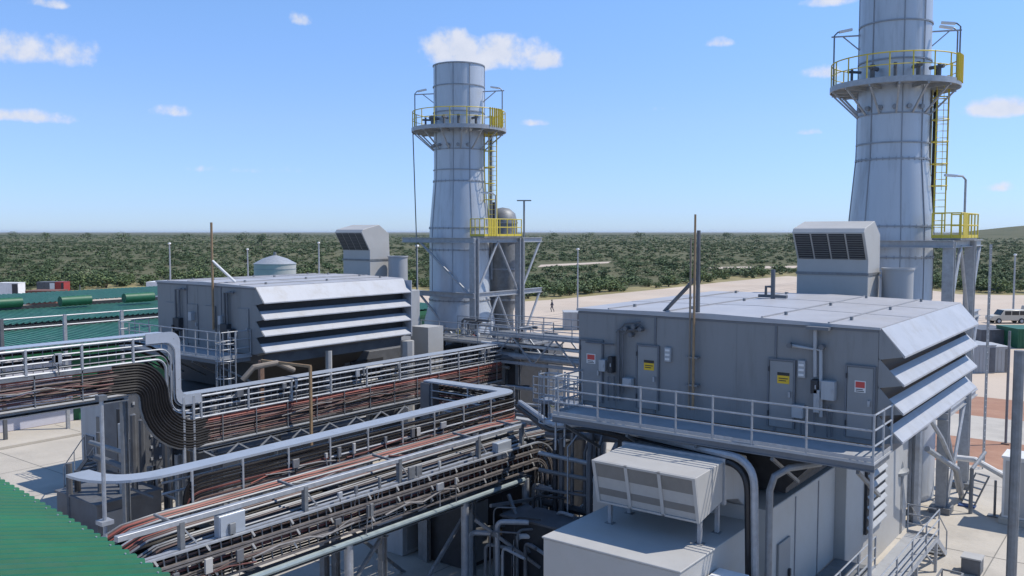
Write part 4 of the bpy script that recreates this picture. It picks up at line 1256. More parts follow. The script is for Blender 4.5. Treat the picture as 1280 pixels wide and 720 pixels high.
sr = random.Random(5)
for i in range(34):
    X_, z_, y0_ = [(XA + .12, 8.0, sr.uniform(7, 13)), (XA + .12, 5.8, sr.uniform(19, 33)), (XB + .32, 5.9, sr.uniform(13.5, 24)), (XC + .36, 4.9, sr.uniform(10, 22)), (-19.6, 5.85, sr.uniform(12, 22))][i % 5]
    n_ = sr.randint(3, 5); pts_ = [(X_ + sr.uniform(0, .06), y0_ + k * sr.uniform(.7, 1.0), z_ + sr.uniform(-.14, .14)) for k in range(n_)]
    pts_ = [tuple(Vector(a_).lerp(Vector(c_), f)) for a_, c_ in zip(pts_, pts_[1:]) for f in (0, .33, .66)] + [pts_[-1]]
    solo(MB().tube(pts_, sr.choice((.014, .02, .028)), 6), 'cable', sr.choice((M_cred, M_cblk, M_cgry, M_cbrn, M_corn)), 'loose cable straying across the neat runs on the cable racks', 'cable', 'loose cables straying across the racks', base=pts_[0])
for i in range(40):
    X_, z_, y0_ = [(XA + .13, 6.9, sr.uniform(18.5, 35)), (XA + .13, 9.0, sr.uniform(7, 15)), (XB + .34, 6.1, sr.uniform(13.5, 26)), (XC + .2, 5.75, sr.uniform(10.5, 24.5)), (XC + .38, 5.1, sr.uniform(10, 24))][i % 5]
    h_ = sr.uniform(.12, .38); w_ = sr.uniform(.06, .3)
    t = thing('bracket_box', 'small metal bracket box clipped among the rails of the cable racks', 'bracket', (X_, y0_, z_ - h_ / 2), 'bracket boxes on the cable racks')
    MB().box(X_, X_ + .07, y0_, y0_ + w_, z_ - h_ / 2, z_ + h_ / 2).build('case', sr.choice((M_galv, M_galvd, M_box, M_duct)), t, smooth=False, bevel=.006)
    MB().tube([(X_ + .03, y0_ + w_ / 2, z_ - h_ / 2), (X_ + .03, y0_ + w_ / 2 + sr.uniform(-.1, .1), z_ - h_ / 2 - sr.uniform(.2, .6))], .014, 5).build('flex_lead', sr.choice((M_cblk, M_galv, M_cgry)), t)
# ---- pipe bridge between rack A and the right house, truss and clutter
t = thing('pipe_bridge', 'grey lattice pipe bridge running behind the racks to the right filter house', 'pipe bridge', (-22, 37, 4))
zt, zb_ = 7.6, 6.2
for (y, z) in ((36.2, zt), (36.2, zb_), (37.4, zt), (37.4, zb_)):
    MB().beam((-29, y, z), (-15.2, y, z), .14).build('chord', M_galv, t, smooth=False)
for y in (36.2, 37.4):
    for k, x in enumerate(np.arange(-29, -15.6, 1.35)):
        a, b_ = (zt, zb_) if k % 2 else (zb_, zt)
        MB().beam((x, y, a), (x + 1.35, y, b_), .07).build('diagonal', M_galv, t, smooth=False)
for x in (-28.6, -23, -17): MB().ibeam((x, 36.8, GZ), (x, 36.8, zb_), .25, .25, .03).build('leg', M_galvd, t, smooth=False)
MB().box(-29, -15.2, 36.3, 37.3, zt + .06, zt + .1).build('grating', M_galvd, t, smooth=False)
rail_part(t, (-29, 36.15, zt + .07), (-15.3, 36.15, zt + .07), [i / 8 for i in range(9)], 1.0)
for k, (y, z, r_, m_) in enumerate([(36.5, 6.5, .16, M_galv), (36.9, 6.45, .11, M_galvd), (37.15, 6.5, .2, M_galv), (36.6, 7.05, .08, M_white), (36.85, 7.05, .09, M_galvd)]):
    lab = ['fat shiny pipe inside the lattice pipe bridge, nearest side', 'thin dull pipe lying low in the lattice pipe bridge', 'fattest pipe at the far side of the lattice pipe bridge', 'thin white pipe in the upper tier of the lattice bridge', 'thin grey pipe in the upper tier of the lattice bridge'][k]
    solo(MB().tube([(-30, y, z), (-15, y, z)], r_, 10), 'pipe', m_, lab, 'pipe')
# second lattice walkway nearer, left of right house
t = thing('access_bridge', 'pale walkway with close railings reaching the left end of the right filter house deck', 'walkway', (-18, 27, 5))
MB().box(-20.6, -15.7, 28.4, 29.4, 6.15, 6.22).build('deck_plate', M_galv, t, smooth=False)
rail_part(t, (-20.6, 28.4, 6.2), (-15.7, 28.4, 6.2), [i / 10 for i in range(11)], 1.0)
rail_part(t, (-20.6, 29.4, 6.2), (-15.7, 29.4, 6.2), [i / 10 for i in range(11)], 1.0)
for x in (-20.4, -18, -15.9): MB().ibeam((x, 28.9, GZ), (x, 28.9, 6.15), .2, .2, .02).build('leg', M_galvd, t, smooth=False)
# channel gutter dropping from the lid to the right deck
pts = [(645, 500, 6.5), (700, 530, 6.35), (733, 537, 6.4), (850, 545, 6.7)]
P = [WZ(650, 503, 6.55), WZ(692, 533, 6.7), WZ(738, 529, 7.12), Vector((-8.45, 21.2, 7.2)), Vector((-8.3, 21.2, GZ))]
pth = [P[0]] + smooth_corner(P[0], P[1], P[2], .7) + smooth_corner(P[1], P[2], P[3], .5) + smooth_corner(P[2], P[3], P[4], .7) + [P[4]]
solo(MB().tube(pth, .1, 8), 'conduit', M_galv, 'fat grey conduit running below the right walkway edge and turning straight down', 'conduit')
solo(MB().tube([p + Vector((-.2, .1, -.2)) for p in pth[:-1]] + [Vector((-8.5, 21.3, GZ))], .1, 8), 'conduit', M_black, 'thick black conduit hugging the fat grey one below the right walkway edge', 'conduit')

# ================================================================== WHITE BOX WITH INTAKE HOOD
bx = (-12.95, -9.05, 18.3, 22.9)
zb = 5.05
t = thing('equipment_room', 'flat roofed pale grey equipment box in the foreground under the intake hood', 'enclosure', (-11, 20.6, GZ))
MB().box(bx[0], bx[1], bx[2], bx[3], 0, zb).build('wall', M_box, t, smooth=False, bevel=.02)
MB().box(bx[0] - .03, bx[1] + .03, bx[2] - .03, bx[3] + .03, zb + .001, zb + .05).build('roof', M_box, t, smooth=False, bevel=.012)
MB().box(-9.0, -8.2, 19.2, 20.4, 0, 4.55).build('side_cabinet', M_white, t, smooth=False, bevel=.015)
t = thing('intake_hood', 'pale boxy air intake hood with three slanted filter panels on legs above the equipment box', 'ventilation hood', (-10.8, 20.5, zb))
hx0, hx1 = -12.35, -9.35
prof = [(19.72, 6.93), (20.02, 5.72), (21.35, 5.95), (21.35, 7.0)]
MB().prism(prof, 'x', hx0, hx1).build('housing', M_box, t, smooth=False, bevel=.012)
MB().box(hx0 - .05, hx1 + .05, 21.36, 21.48, 5.85, 7.08).build('flange', M_galv, t, smooth=False)
hr = [(21.49, 6.98), (21.49, 5.95)] + [(23.2, 5.9)] + [(23.2, 6.7)]
MB().prism([(21.49, 6.98), (21.49, 5.95), (22.4, 5.75), (23.2, 5.2), (23.25, 6.3), (22.9, 6.85), (22.4, 7.0)], 'x', hx0 + .05, hx1 - .0).build('elbow', M_mid, t, smooth=False, bevel=.02)
a = Vector((0, 20.02, 5.72)); b_ = Vector((0, 19.72, 6.93)); nn = Vector((0, -1, -.25)).normalized()
def hp_(u, v, o_=0):
    p = a.lerp(b_, v) + nn * o_; return (hx0 + (hx1 - hx0) * u, p.y, p.z)
def slab(u0, u1, v0, v1, o0, o1):
    return MB().add([hp_(u0, v0, o0), hp_(u1, v0, o0), hp_(u1, v1, o0), hp_(u0, v1, o0), hp_(u0, v0, o1), hp_(u1, v0, o1), hp_(u1, v1, o1), hp_(u0, v1, o1)], [(0, 1, 2, 3), (4, 5, 6, 7), (0, 1, 5, 4), (1, 2, 6, 5), (2, 3, 7, 6), (3, 0, 4, 7)])
for k in range(3):
    u0 = .03 + k * .322; u1 = u0 + .298
    po = slab(u0, u1, .05, .95, .003, .008).build('filter_panel', M_filter, t, smooth=False)
    slab(u0 + .004, u1 - .004, .62, .93, .009, .014).build('dark_band', M_grille, po, smooth=False)
    slab(u0 + .004, u1 - .004, .2, .36, .009, .014).build('dark_band', M_grille, po, smooth=False)
fb = MB()
for u in (0.0, .325, .647, .97):
    m_ = slab(u, u + .03, 0, 1, .003, .045); fb.add(m_.v, m_.f)
m_ = slab(0.03, .97, .955, 1, .003, .045); fb.add(m_.v, m_.f)
m_ = slab(0.03, .97, 0, .045, .003, .045); fb.add(m_.v, m_.f)
fb.build('frame', M_box, t, smooth=False)
for (x, y) in ((hx0 + .25, 20.25), (hx1 - .12, 20.25), (hx0 + .25, 21.3), (hx1 - .12, 21.3)):
    MB().box(x - .05, x + .05, y - .05, y + .05, zb + .05, 6.0).build('leg', M_galv, t, smooth=False)
    MB().box(x - .12, x + .12, y - .1, y + .1, zb + .051, zb + .07).build('foot_plate', M_galvd, t, smooth=False)
# tall conduits by the box
solo(MB().tube([(-8.05, 21.25, GZ), (-8.05, 21.25, 6.5), (-7.97, 21.35, 6.85), (-7.7, 21.6, 7.05), (-7.1, 22.2, 7.15)], .09, 10), 'conduit', M_galvd, 'thick upright grey conduit behind the nearer one, curving right under the walkway', 'conduit')

# ================================================================== RIGHT SIDE STAIR WALKWAY
t = thing('side_walkway', 'narrow steel walkway with double handrails along the lower wall of the right enclosure', 'walkway', (-6.7, 25, GZ))
MB().box(-7.3, -6.3, 17.5, 32.4, 2.42, 2.5).build('deck_plate', M_mid, t, smooth=False)
MB().box(-8.55, -7.31, 23.0, 28.38, 2.42, 2.49).build('deck_plate', M_galvd, t, smooth=False)
rail_part(t, (-6.3, 17.5, 2.5), (-6.3, 32.4, 2.5), [i / 8 for i in range(9)], 1.0)
rail_part(t, (-7.3, 17.5, 2.5), (-7.3, 28.3, 2.5), [i / 6 for i in range(7)], 1.0)
rail_part(t, (-7.3, 32.4, 2.5), (-6.4, 32.4, 2.5), [0], 1.0)
for y in (19, 22.5, 26, 29.5, 32.3):
    MB().beam((-6.35, y, GZ), (-6.35, y, 2.4), .09).build('leg', M_galv, t, smooth=False)
    MB().beam((-6.4, y, GZ + .3), (-7.2, y, 2.4), .06).build('brace', M_galv, t, smooth=False)
t = thing('steel_stairs', 'steel stair flight descending to the concrete from the far end of the side walkway', 'stairs', (-6, 34, GZ))
for q in (0, 1):
    MB().beam((-7.2 + q * .8, 32.5, 2.45), (-7.2 + q * .8, 34.3, GZ + .05), .05, .2).build('stringer', M_galv, t, smooth=False)
    MB().tube([(-7.2 + q * .8, 32.5, 3.4), (-7.2 + q * .8, 34.3, 2.2), (-7.2 + q * .8, 34.3, GZ + .05)], .024, 6).build('handrail', M_galv, t)
for k in range(5): MB().box(-7.17, -6.43, 32.6 + k * .35, 32.85 + k * .35, 2.25 - k * .22, 2.29 - k * .22).build('tread', M_galvd, t, smooth=False)

# ---- pipes, legs and cabinets at the right
c0 = WZ(1255, 655, GZ)
t = thing('switch_cabinet', 'white switch cabinet on a concrete plinth at the right edge of the yard', 'cabinet', (-5.3, 46.3, 0))
bb_ = (WZ(1251, 655, GZ))
x0, y0 = bb_.x, bb_.y
MB().box(x0 - .1, x0 + 2.6, y0 - .1, y0 + 1.4, .03, .3).build('plinth', M_conc, t, smooth=False, bevel=.02)
MB().box(x0, x0 + 2.5, y0, y0 + 1.3, .301, 2.7).build('body', M_white, t, smooth=False, bevel=.015)
MB().box(x0 - .05, x0 + 2.55, y0 - .05, y0 + 1.35, 2.701, 2.78).build('top', M_white, t, smooth=False)
MB().box(x0 + .1, x0 + 1.2, y0 - .025, y0 - .002, .4, 2.6).build('door', M_box, t, smooth=False)
lift(t)
# overhead pipe to the cabinet
p0 = WY(1150, 567, 42.4); p1 = WZ(1245, 573, p0.z)
pz = p0.z
solo(MB().tube([p0, Vector((p0.x + 2.2, p0.y + .3, pz)), Vector((x0 + .2, y0 + 1.0, pz - .1)), Vector((x0 + .2, y0 + 1.0, 4.0))], .13, 10), 'pipe', M_white, 'pale horizontal pipe reaching from the stack legs to the white cabinet', 'pipe')
t = thing('pipe_stand', 'slim pipe stand with a base plate holding the pale pipe left of the white cabinet', 'pipe stand', (x0 - .35, y0 + .7, GZ))
MB().tube([(x0 - .35, y0 + .8, GZ + .03), (x0 - .35, y0 + .8, pz - .15)], .05, 8).build('post', M_galvd, t)
MB().box(x0 - .6, x0 - .1, y0 + .6, y0 + 1.0, GZ + .04, GZ + .08).build('base_plate', M_galvd, t)
# folding board/trolley by the cabinet
c = WZ(1213, 632, GZ)
t = thing('hand_truck', 'blue and grey hand truck leaning on the concrete between stack legs and cabinet', 'hand truck', (c.x, c.y, 0))
MB().beam((c.x - .35, c.y, .1), (c.x + .1, c.y + .5, 1.35), .05).build('stile', M_galvd, t); MB().beam((c.x + .2, c.y - .3, .1), (c.x + .65, c.y + .2, 1.35), .05).build('stile', M_galvd, t)
for k in range(5):
    f = .1 + k * .22; MB().beam((c.x - .35 + .45 * f, c.y + .5 * f, .1 + 1.25 * f), (c.x + .2 + .45 * f, c.y - .3 + .5 * f, .1 + 1.25 * f), .12, .04).build('crossbar', M_mid, t)
MB().box(c.x - .4, c.x + .25, c.y - .5, c.y - .1, .04, .1).build('toe_plate', M_blue, t)
lift(t)
# drum-like bollard at the lower right
c = WZ(1215, 716, GZ)
t = thing('marker_post', 'short grey concrete post with a pale top at the lower right', 'post', (c.x, c.y, 0))
MB().box(c.x - .3, c.x + .3, c.y - .3, c.y + .3, .03, .55).build('shaft', M_duct, t, bevel=.02); MB().box(c.x - .32, c.x + .32, c.y - .32, c.y + .32, .551, .6).build('cap', M_box, t)
lift(t)


def lamp_post(px, ybase, ytop, dep, lab, r=.06, head=True, m=M_galv, arm=.0):
    base = WD(px, ybase, dep); tp = WD(px, ytop, dep); x, y = base.x, base.y
    z0 = max(base.z, GZ)
    t = thing('lamp_post', lab, 'lamp post', (x, y, z0))
    MB().tube([(x, y, z0), (x, y, tp.z)], [r, r * .7], 8).build('pole', m, t)
    if head:
        MB().lathe([(0, tp.z + .22), (.16, tp.z + .2), (.24, tp.z + .02), (.1, tp.z - .08), (0, tp.z - .08)], x, y, 12).build('lamp_head', M_white, t)
    return t


lamp_post(1266, 402, 319, 124, 'pale lamp post by the cream van at the far right', .14)
lamp_post(722, 392, 312, 120, 'slim lamp post left of the right filter house roof', .11)
lamp_post(213, 352, 305, 130, 'slim lamp post behind the left end of the left filter house', .13)
lamp_post(310, 345, 312, 150, 'lamp post just left of the pale storage tank', .14)
lamp_post(399, 345, 304, 140, 'lamp post right of the pale storage tank', .14)
lamp_post(522, 400, 308, 100, 'thin lamp post left of the left exhaust stack', .1)
lamp_post(101, 395, 356, 150, 'short dark post before the sand behind the green roofs', .12, False, M_duct)
t = thing('floodlight_mast', 'tall mast with a flat crossbar lamp right of the left exhaust stack', 'lamp post', tuple(WD(655, 380, 75)))
b_ = WD(655, 385, 75); tp = WD(655, 251, 75)
MB().tube([(b_.x, b_.y, GZ), (b_.x, b_.y, tp.z)], .08, 8).build('pole', M_galvd, t)
MB().beam((b_.x - .5, b_.y - .35, tp.z), (b_.x + .5, b_.y + .35, tp.z), .16, .1).build('crossbar', M_galvd, t)
# nearby leaning-looking tall posts at the right edge
def tall_post(pxb, pyb, pxt, dep, ztop, r, lab, m):
    p = WD(pxb, pyb, dep)
    t = thing('tall_post', lab, 'post', (p.x, p.y, GZ))
    MB().tube([(p.x, p.y, GZ), (p.x, p.y, ztop)], r, 10).build('pole', m, t)
    MB().box(p.x - r * 2, p.x + r * 2, p.y - r * 2, p.y + r * 2, GZ + 0.04, GZ + .1).build('base_plate', m, t)
p = WZ(1257, 560, GZ)
t = tall_post(1264, 720, 1275, 21.5, 10.15, .12, 'thick near grey post running off the right side of the picture bottom', M_galvd)
p = WZ(1257, 556, GZ)
t = thing('tall_post', 'thin grey post standing in the red gravel bed at the right', 'post', (p.x, p.y, GZ))
MB().tube([(p.x, p.y, GZ), (p.x, p.y, 7.6)], .07, 8).build('pole', M_galvd, t)
MB().box(p.x - .2, p.x + .2, p.y - .2, p.y + .2, GZ + .04, GZ + .1).build('base_plate', M_rust, t)


# far vehicles, containers
def van(c, ang, lab):
    t = thing('parked_van', lab, 'van', (c.x, c.y, GZ)); t.rotation_euler = (0, 0, ang)
    def add(mb, n, m, p, **k):
        o = mb.build(n, m, None, **k); o.parent = p; return o
    prof = [(-2.3, .4), (2.3, .4), (2.35, .75), (2.25, 1.0), (1.2, 1.1), (.75, 1.75), (-2.1, 1.78), (-2.3, 1.1)]
    add(MB().prism(prof, 'y', -.85, .85), 'body', M_cream, t, bevel=.06)
    for s in (-1, 1):
        y = s * .852
        for (x0, x1) in ((-2.0, -1.2), (-1.1, -.2), (-.1, .7)): add(MB().box(x0, x1, y - .01, y + .01, 1.12, 1.62), 'window', M_glass, t)
        for x in (-1.45, 1.45):
            wb = MB(); wb.tube([(x, s * .62, .36), (x, s * .9, .36)], .36, 16); wo = add(wb, 'wheel', M_tyre, t)
            add(MB().tube([(x, s * .89, .36), (x, s * .92, .36)], .2, 12), 'rim', M_galv, wo)
        add(MB().box(2.3, 2.37, s * .6 - .12, s * .6 + .12, .7, .88), 'headlight', M_signw, t)
    add(MB().add([(.78, -.75, 1.72), (.78, .75, 1.72), (1.2, .78, 1.14), (1.2, -.78, 1.14), (.83, -.75, 1.74), (.83, .75, 1.74), (1.25, .78, 1.16), (1.25, -.78, 1.16)], [(0, 1, 2, 3), (4, 5, 6, 7), (0, 1, 5, 4), (1, 2, 6, 5), (2, 3, 7, 6), (3, 0, 4, 7)]), 'windscreen', M_glass, t)
    return t


van(WZ(1258, 404, GZ), AZ + math.pi, 'cream van parked on the sand at the far right')
van(WZ(1298, 398, GZ), AZ + .3, 'cream van cut by the right edge of the picture')


def container(px0, px1, pyb, pyt, m, lab, cat, dep_w=2.4, door=M_dark, name='container'):
    b0 = WZ(px0, pyb, GZ); dep = (b0 - CP).dot(Vector((-sz, cz, 0)))
    b1 = WD(px1, pyb, dep / math.cos(PIT)); h = (pyb - pyt) * dep / 1098
    wv = Vector((cz, sz, 0)); L_ = (px1 - px0) * dep / 1098
    fwv = Vector((-sz, cz, 0))
    t = thing(name, lab, cat, (b0.x, b0.y, GZ))
    t.rotation_euler = (0, 0, AZ)
    def add(mb, n, mm_):
        o = mb.build(n, mm_, None, smooth=False); o.parent = t; return o
    bo = add(MB().box(0, L_, 0, dep_w, .04, h), 'body', m)
    add(MB().box(-.04, L_ + .04, -.04, dep_w + .04, h + .001, h + .08), 'roof', m)
    add(MB().box(L_ * .72, L_ * .98, -.04, -.002, .1, h * .94), 'door', door)
    rb = MB()
    for k in np.arange(.15, L_ * .7, max(.3, L_ / 14)): rb.box(k, k + .06, -.03, -.001, .1, h * .95)
    add(rb, 'side_rib', m)
    return t


container(-4, 23, 370, 354, M_white, 'small white cabin at the far left edge of the sand', 'cabin', name='cabin')
container(32, 70, 381, 364, M_brick, 'low brown open bin on the sand at the far left', 'bin', 4, M_brick, name='bin')
container(46, 69, 366, 353, M_duct, 'dark and white cabin behind the brown bin', 'cabin', 3, M_white, name='cabin')
container(68, 80, 366, 353, M_redbox, 'small red container right of the dark cabin', 'container')
container(183, 205, 372, 353, M_white, 'white roofed shelter right of the green roofs, by the left filter house', 'shelter', 5, M_brick, name='shelter')
container(1240, 1262, 466, 434, M_box, 'pale grey equipment box among the units by the parked vans', 'equipment box', 3, M_grille, name='equipment_box')
container(1217, 1244, 467, 432, M_mid, 'grey ribbed equipment box half hidden by the stack legs', 'equipment box', 3, M_duct, name='equipment_box')
container(1226, 1270, 432, 413, M_duct, 'dark flat roofed shed just in front of the cream vans', 'shed', 5, name='shed')
container(1272, 1310, 436, 412, M_greend, 'dark green box at the right edge by the vans', 'container', 4, M_greend)
container(1240, 1250, 363, 356, M_blue, 'small blue bin at the edge of the scrub', 'bin', 2, M_blue, name='bin')
container(1215, 1238, 362, 357, M_greend, 'low dark green skip at the edge of the scrub', 'skip', 2, M_greend, name='skip')
container(705, 728, 413, 391, M_mid, 'grey cabin on the sand beside the left end of the right filter house', 'cabin', 3, M_duct, name='cabin')

# person walking on the sand
P0 = WZ(690, 390, GZ)
t = thing('person', 'person in dark clothes walking alone across the pale sand', 'person', (P0.x, P0.y, GZ))
bm_v = [(0, 0, .95), (0, 0, 1.2), (0, 0, 1.42), (0, 0, 1.52), (0, .02, 1.66), (0, .02, 1.76),
        (-.19, 0, 1.42), (-.27, .08, 1.15), (-.25, .2, .95), (.19, 0, 1.42), (.27, -.08, 1.15), (.26, -.16, .93),
        (-.1, 0, .92), (-.11, .16, .5), (-.11, .02, .08), (-.11, .16, .04), (.1, 0, .92), (.11, -.1, .5), (.11, -.3, .1), (.11, -.18, .04)]
bm_e = [(0, 1), (1, 2), (2, 3), (3, 4), (4, 5), (2, 6), (6, 7), (7, 8), (2, 9), (9, 10), (10, 11), (0, 12), (12, 13), (13, 14), (14, 15), (0, 16), (16, 17), (17, 18), (18, 19)]
rads = [.15, .15, .16, .06, .1, .09, .07, .055, .045, .07, .055, .045, .1, .075, .05, .04, .1, .075, .05, .04]
me = bpy.data.meshes.new('body'); me.from_pydata(bm_v, bm_e, []); me.materials.append(M_cloth)
o = bpy.data.objects.new('body', me); S.collection.objects.link(o); o.parent = t
sk = o.modifiers.new('skin', 'SKIN'); sv = me.skin_vertices[0].data
for i, r_ in enumerate(rads): sv[i].radius = (r_, r_)
sv[0].use_root = True
ss = o.modifiers.new('sub', 'SUBSURF'); ss.levels = 1; ss.render_levels = 1
MB().lathe([(0, 1.83), (.09, 1.8), (.115, 1.72), (.105, 1.66)], 0, .02, 12).build('hair', M_black, None).parent = t
t.rotation_euler = (0, 0, 1.9)

# storage tank
p = WD(344, 345, 88)
t = thing('storage_tank', 'pale round storage tank with a low conical roof behind the left filter house', 'tank', (p.x, p.y, GZ))
tz = WD(344, 330, 88).z
MB().lathe([(2.05, GZ), (2.05, tz)], p.x, p.y, 36).build('shell', M_box, t)
MB().lathe([(2.1, tz), (2.1, tz + .06), (1.2, tz + .55), (.25, tz + .85), (0, tz + .9)], p.x, p.y, 36).build('roof', M_galv, t)
for z in (tz - 1.6, tz - .5): MB().lathe([(2.04, z), (2.08, z), (2.08, z + .06), (2.04, z + .06)], p.x, p.y, 36).build('band', M_stackd, t)
MB().tube([(p.x, p.y, tz + .8), (p.x, p.y, tz + 1.2)], .15, 8).build('vent', M_galvd, t)


# masts on house fronts
def mast(px, ybot, ytop, Y, lab, m, r):
    a = WY(px, ybot, Y); b_ = WY(px, ytop, Y)
    t = thing('lightning_mast', lab, 'mast', (a.x, Y, a.z))
    MB().tube([(a.x, Y, a.z), (a.x, Y, b_.z)], [r, r * .8], 8).build('pole', m, t)
    cb = MB()
    for f in (.25, .55): z = a.z + (RH[5] - a.z) * f; cb.box(a.x - .12, a.x + .12, Y - .02, 23.09 if Y < 23.2 else Y + .1, z, z + .05)
    cb.build('clamp', M_galvd, t)
    return t, a, b_
mast(861, 512, 297, 22.98, 'yellowish conduit mast fixed to the front of the right filter house', M_tan, .035)
mast(866, 512, 268, 22.9, 'taller orange brown mast fixed to the front of the right filter house', M_orange, .04)
t, a_, b_ = mast(872, 400, 288, 23.3, 'dark steel mast with a diagonal stay on the right filter house roof edge', M_duct, .07)
MB().tube([(a_.x - 1.1, 23.3, 10.62), (a_.x, 23.3, 11.75)], .06, 8).build('stay', M_duct, t)
aa = WY(267, 412, 23.55); bb = WY(267, 278, 23.55)
t = thing('lightning_mast', 'orange brown mast with a white stay on the left filter house', 'mast', tuple(aa))
MB().tube([(aa.x, 23.55, aa.z), (aa.x, 23.55, bb.z)], .055, 8).build('pole', M_orange, t)
MB().tube([(aa.x + .5, 24.4, 10.7), (aa.x, 23.55, 11.7)], .06, 8).build('stay', M_white, t)
# roof penetration on right house
p = WZ(966, 371, 10.75)
t = thing('roof_vent', 'small dark vent pipe standing on the far part of the right filter house roof', 'vent pipe', (p.x, p.y, 10.6))
MB().tube([(p.x, p.y, 10.5), (p.x, p.y, 11.7)], .08, 8).build('pipe', M_duct, t); MB().box(p.x - .5, p.x + .5, p.y - .08, p.y + .08, 10.72, 10.82).build('base', M_duct, t); MB().tube([(p.x - .25, p.y, 10.8), (p.x - .25, p.y, 11.1), (p.x, p.y, 11.1)], .05, 6).build('side_branch', M_duct, t)

# ================================================================== GREEN BUILDINGS
# near corrugated green roof at the lower left
E0 = WZ(-40, 577, 9.5); E1 = WZ(212, 721, 9.5); E2 = E1 + (E1 - E0).normalized() * 3
ev = (E2 - E0); Le = ev.length; ed = ev.normalized()
per = Vector((-ed.y, ed.x, 0))
if per.dot(Vector((0, 1, 0))) < 0: per = -per
dn = (per + Vector((0, 0, -.235))).normalized()
t = thing('green_roof', 'corrugated bright green metal roof filling the lower left corner', 'roof', tuple(E0))
per_ = .19; nseg = int(Le / per_) ; vs = []; prof = [(0, 0), (.06, 0), (.08, .035), (.13, .035), (.15, 0)]
upv = dn.cross(ed); upv = upv if upv.z > 0 else -upv
cols = []
for k in range(nseg + 1):
    for (u, hgt) in prof: cols.append((k * per_ + u, hgt))
LEN = 9.0
for (u, hgt) in cols:
    a = E0 + ed * u + upv * hgt; vs += [a, a - dn * LEN, a - upv * .012, a - dn * LEN - upv * .012]
fs = []
for i in range(len(cols) - 1):
    o_ = 4 * i
    fs += [(o_, o_ + 4, o_ + 5, o_ + 1), (o_ + 2, o_ + 3, o_ + 7, o_ + 6), (o_, o_ + 2, o_ + 6, o_ + 4)]
rm = MB(); rm.add(vs, fs); rm.build('roof_sheet', M_green, t, smooth=False)
sb = MB()
for k in range(0, nseg, 2):
    for q in (.12, 1.5, 2.9):
        c = E0 + ed * (k * per_ + .105) - dn * q + upv * .036; sb.tube([c, c + upv * .012], .012, 6)
sb.build('roof_screw', M_galv, t)
MB().beam(E0 - dn * .1 - upv * .12, E0 + ed * Le - dn * .1 - upv * .12, .1, .16).build('purlin', M_galvd, t, smooth=False)
wb = MB(); q0 = E0 - per * .5; q1 = E0 + ed * Le - per * .5
wb.add([(q0.x, q0.y, GZ), (q1.x, q1.y, GZ), (q1.x - per.x * 8, q1.y - per.y * 8, 0), (q0.x - per.x * 8, q0.y - per.y * 8, 0), (q0.x, q0.y, 9.35), (q1.x, q1.y, 9.35), (q1.x - per.x * 8, q1.y - per.y * 8, 9.35), (q0.x - per.x * 8, q0.y - per.y * 8, 9.35)], [(0, 1, 5, 4), (1, 2, 6, 5), (2, 3, 7, 6), (3, 0, 4, 7), (4, 5, 6, 7)])
wb.build('wall', M_lilac, t, smooth=False)

# long green roofed building at the far left
t = thing('green_building', 'long low building with faded green corrugated roofs at the left', 'building', (-69, 35, GZ))
bx0, bx1, by0, by1 = -84, -54.3, 5, 62
MB().box(bx0, bx1, by0, 26.3, GZ + .04, 5.9).build('wall', M_lilac, t, smooth=False)
MB().box(bx0, bx1, 26.31, by1, GZ + .04, 5.9).build('wall', M_greend, t, smooth=False, label='dark green wall')
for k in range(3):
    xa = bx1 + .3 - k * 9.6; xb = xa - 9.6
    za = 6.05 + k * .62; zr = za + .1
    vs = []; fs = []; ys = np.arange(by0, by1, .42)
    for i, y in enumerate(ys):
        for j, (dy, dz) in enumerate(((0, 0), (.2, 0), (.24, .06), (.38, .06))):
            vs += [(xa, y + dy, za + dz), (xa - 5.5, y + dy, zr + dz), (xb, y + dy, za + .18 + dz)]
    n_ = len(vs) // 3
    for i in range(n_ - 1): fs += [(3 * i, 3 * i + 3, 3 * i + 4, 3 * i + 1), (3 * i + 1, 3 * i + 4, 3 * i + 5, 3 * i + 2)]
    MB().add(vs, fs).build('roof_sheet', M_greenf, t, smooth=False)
    MB().box(xa - .02, xa + .12, by0, by1, za - .5, za - .12).build('gutter_and_shade_band', M_greend if k == 0 else M_dark, t, smooth=False)  # rear bays: dark strip drawn for the shade in the step between roofs
for (pa, pb_, py) in [(-8, 28, 381), (75, 117, 378), (155, 195, 374)]:
    a = WZ(pa, py + 1, 7.3); b_ = WZ(pb_, py - 1, 7.3)
    b_ = Vector((a.x, b_.y, 7.3))
    MB().tube([(a.x, a.y, 7.45), (b_.x, b_.y, 7.45)], .4, 14).build('ridge_ventilator', M_greend, t)
# pipe/rail gallery in front of the green building
t = thing('handrail_gallery', 'pale grey gallery railing with heavy posts in front of the green roofed building', 'railing', (-52.3, 26, GZ))
for z in (8.1, 7.55): MB().tube([(-52.3, 5, z), (-52.3, 48, z)], .04, 6).build('rail', M_galv, t)
for k in range(8):
    y = 14.5 + k * 3.5; MB().beam((-52.3, y, GZ), (-52.3, y, 8.15), .18).build('post', M_galv if k != 2 else M_duct, t, smooth=False)
MB().box(-53.1, -52.1, 5, 48, 6.4, 6.5).build('gallery_deck', M_galvd, t, smooth=False)

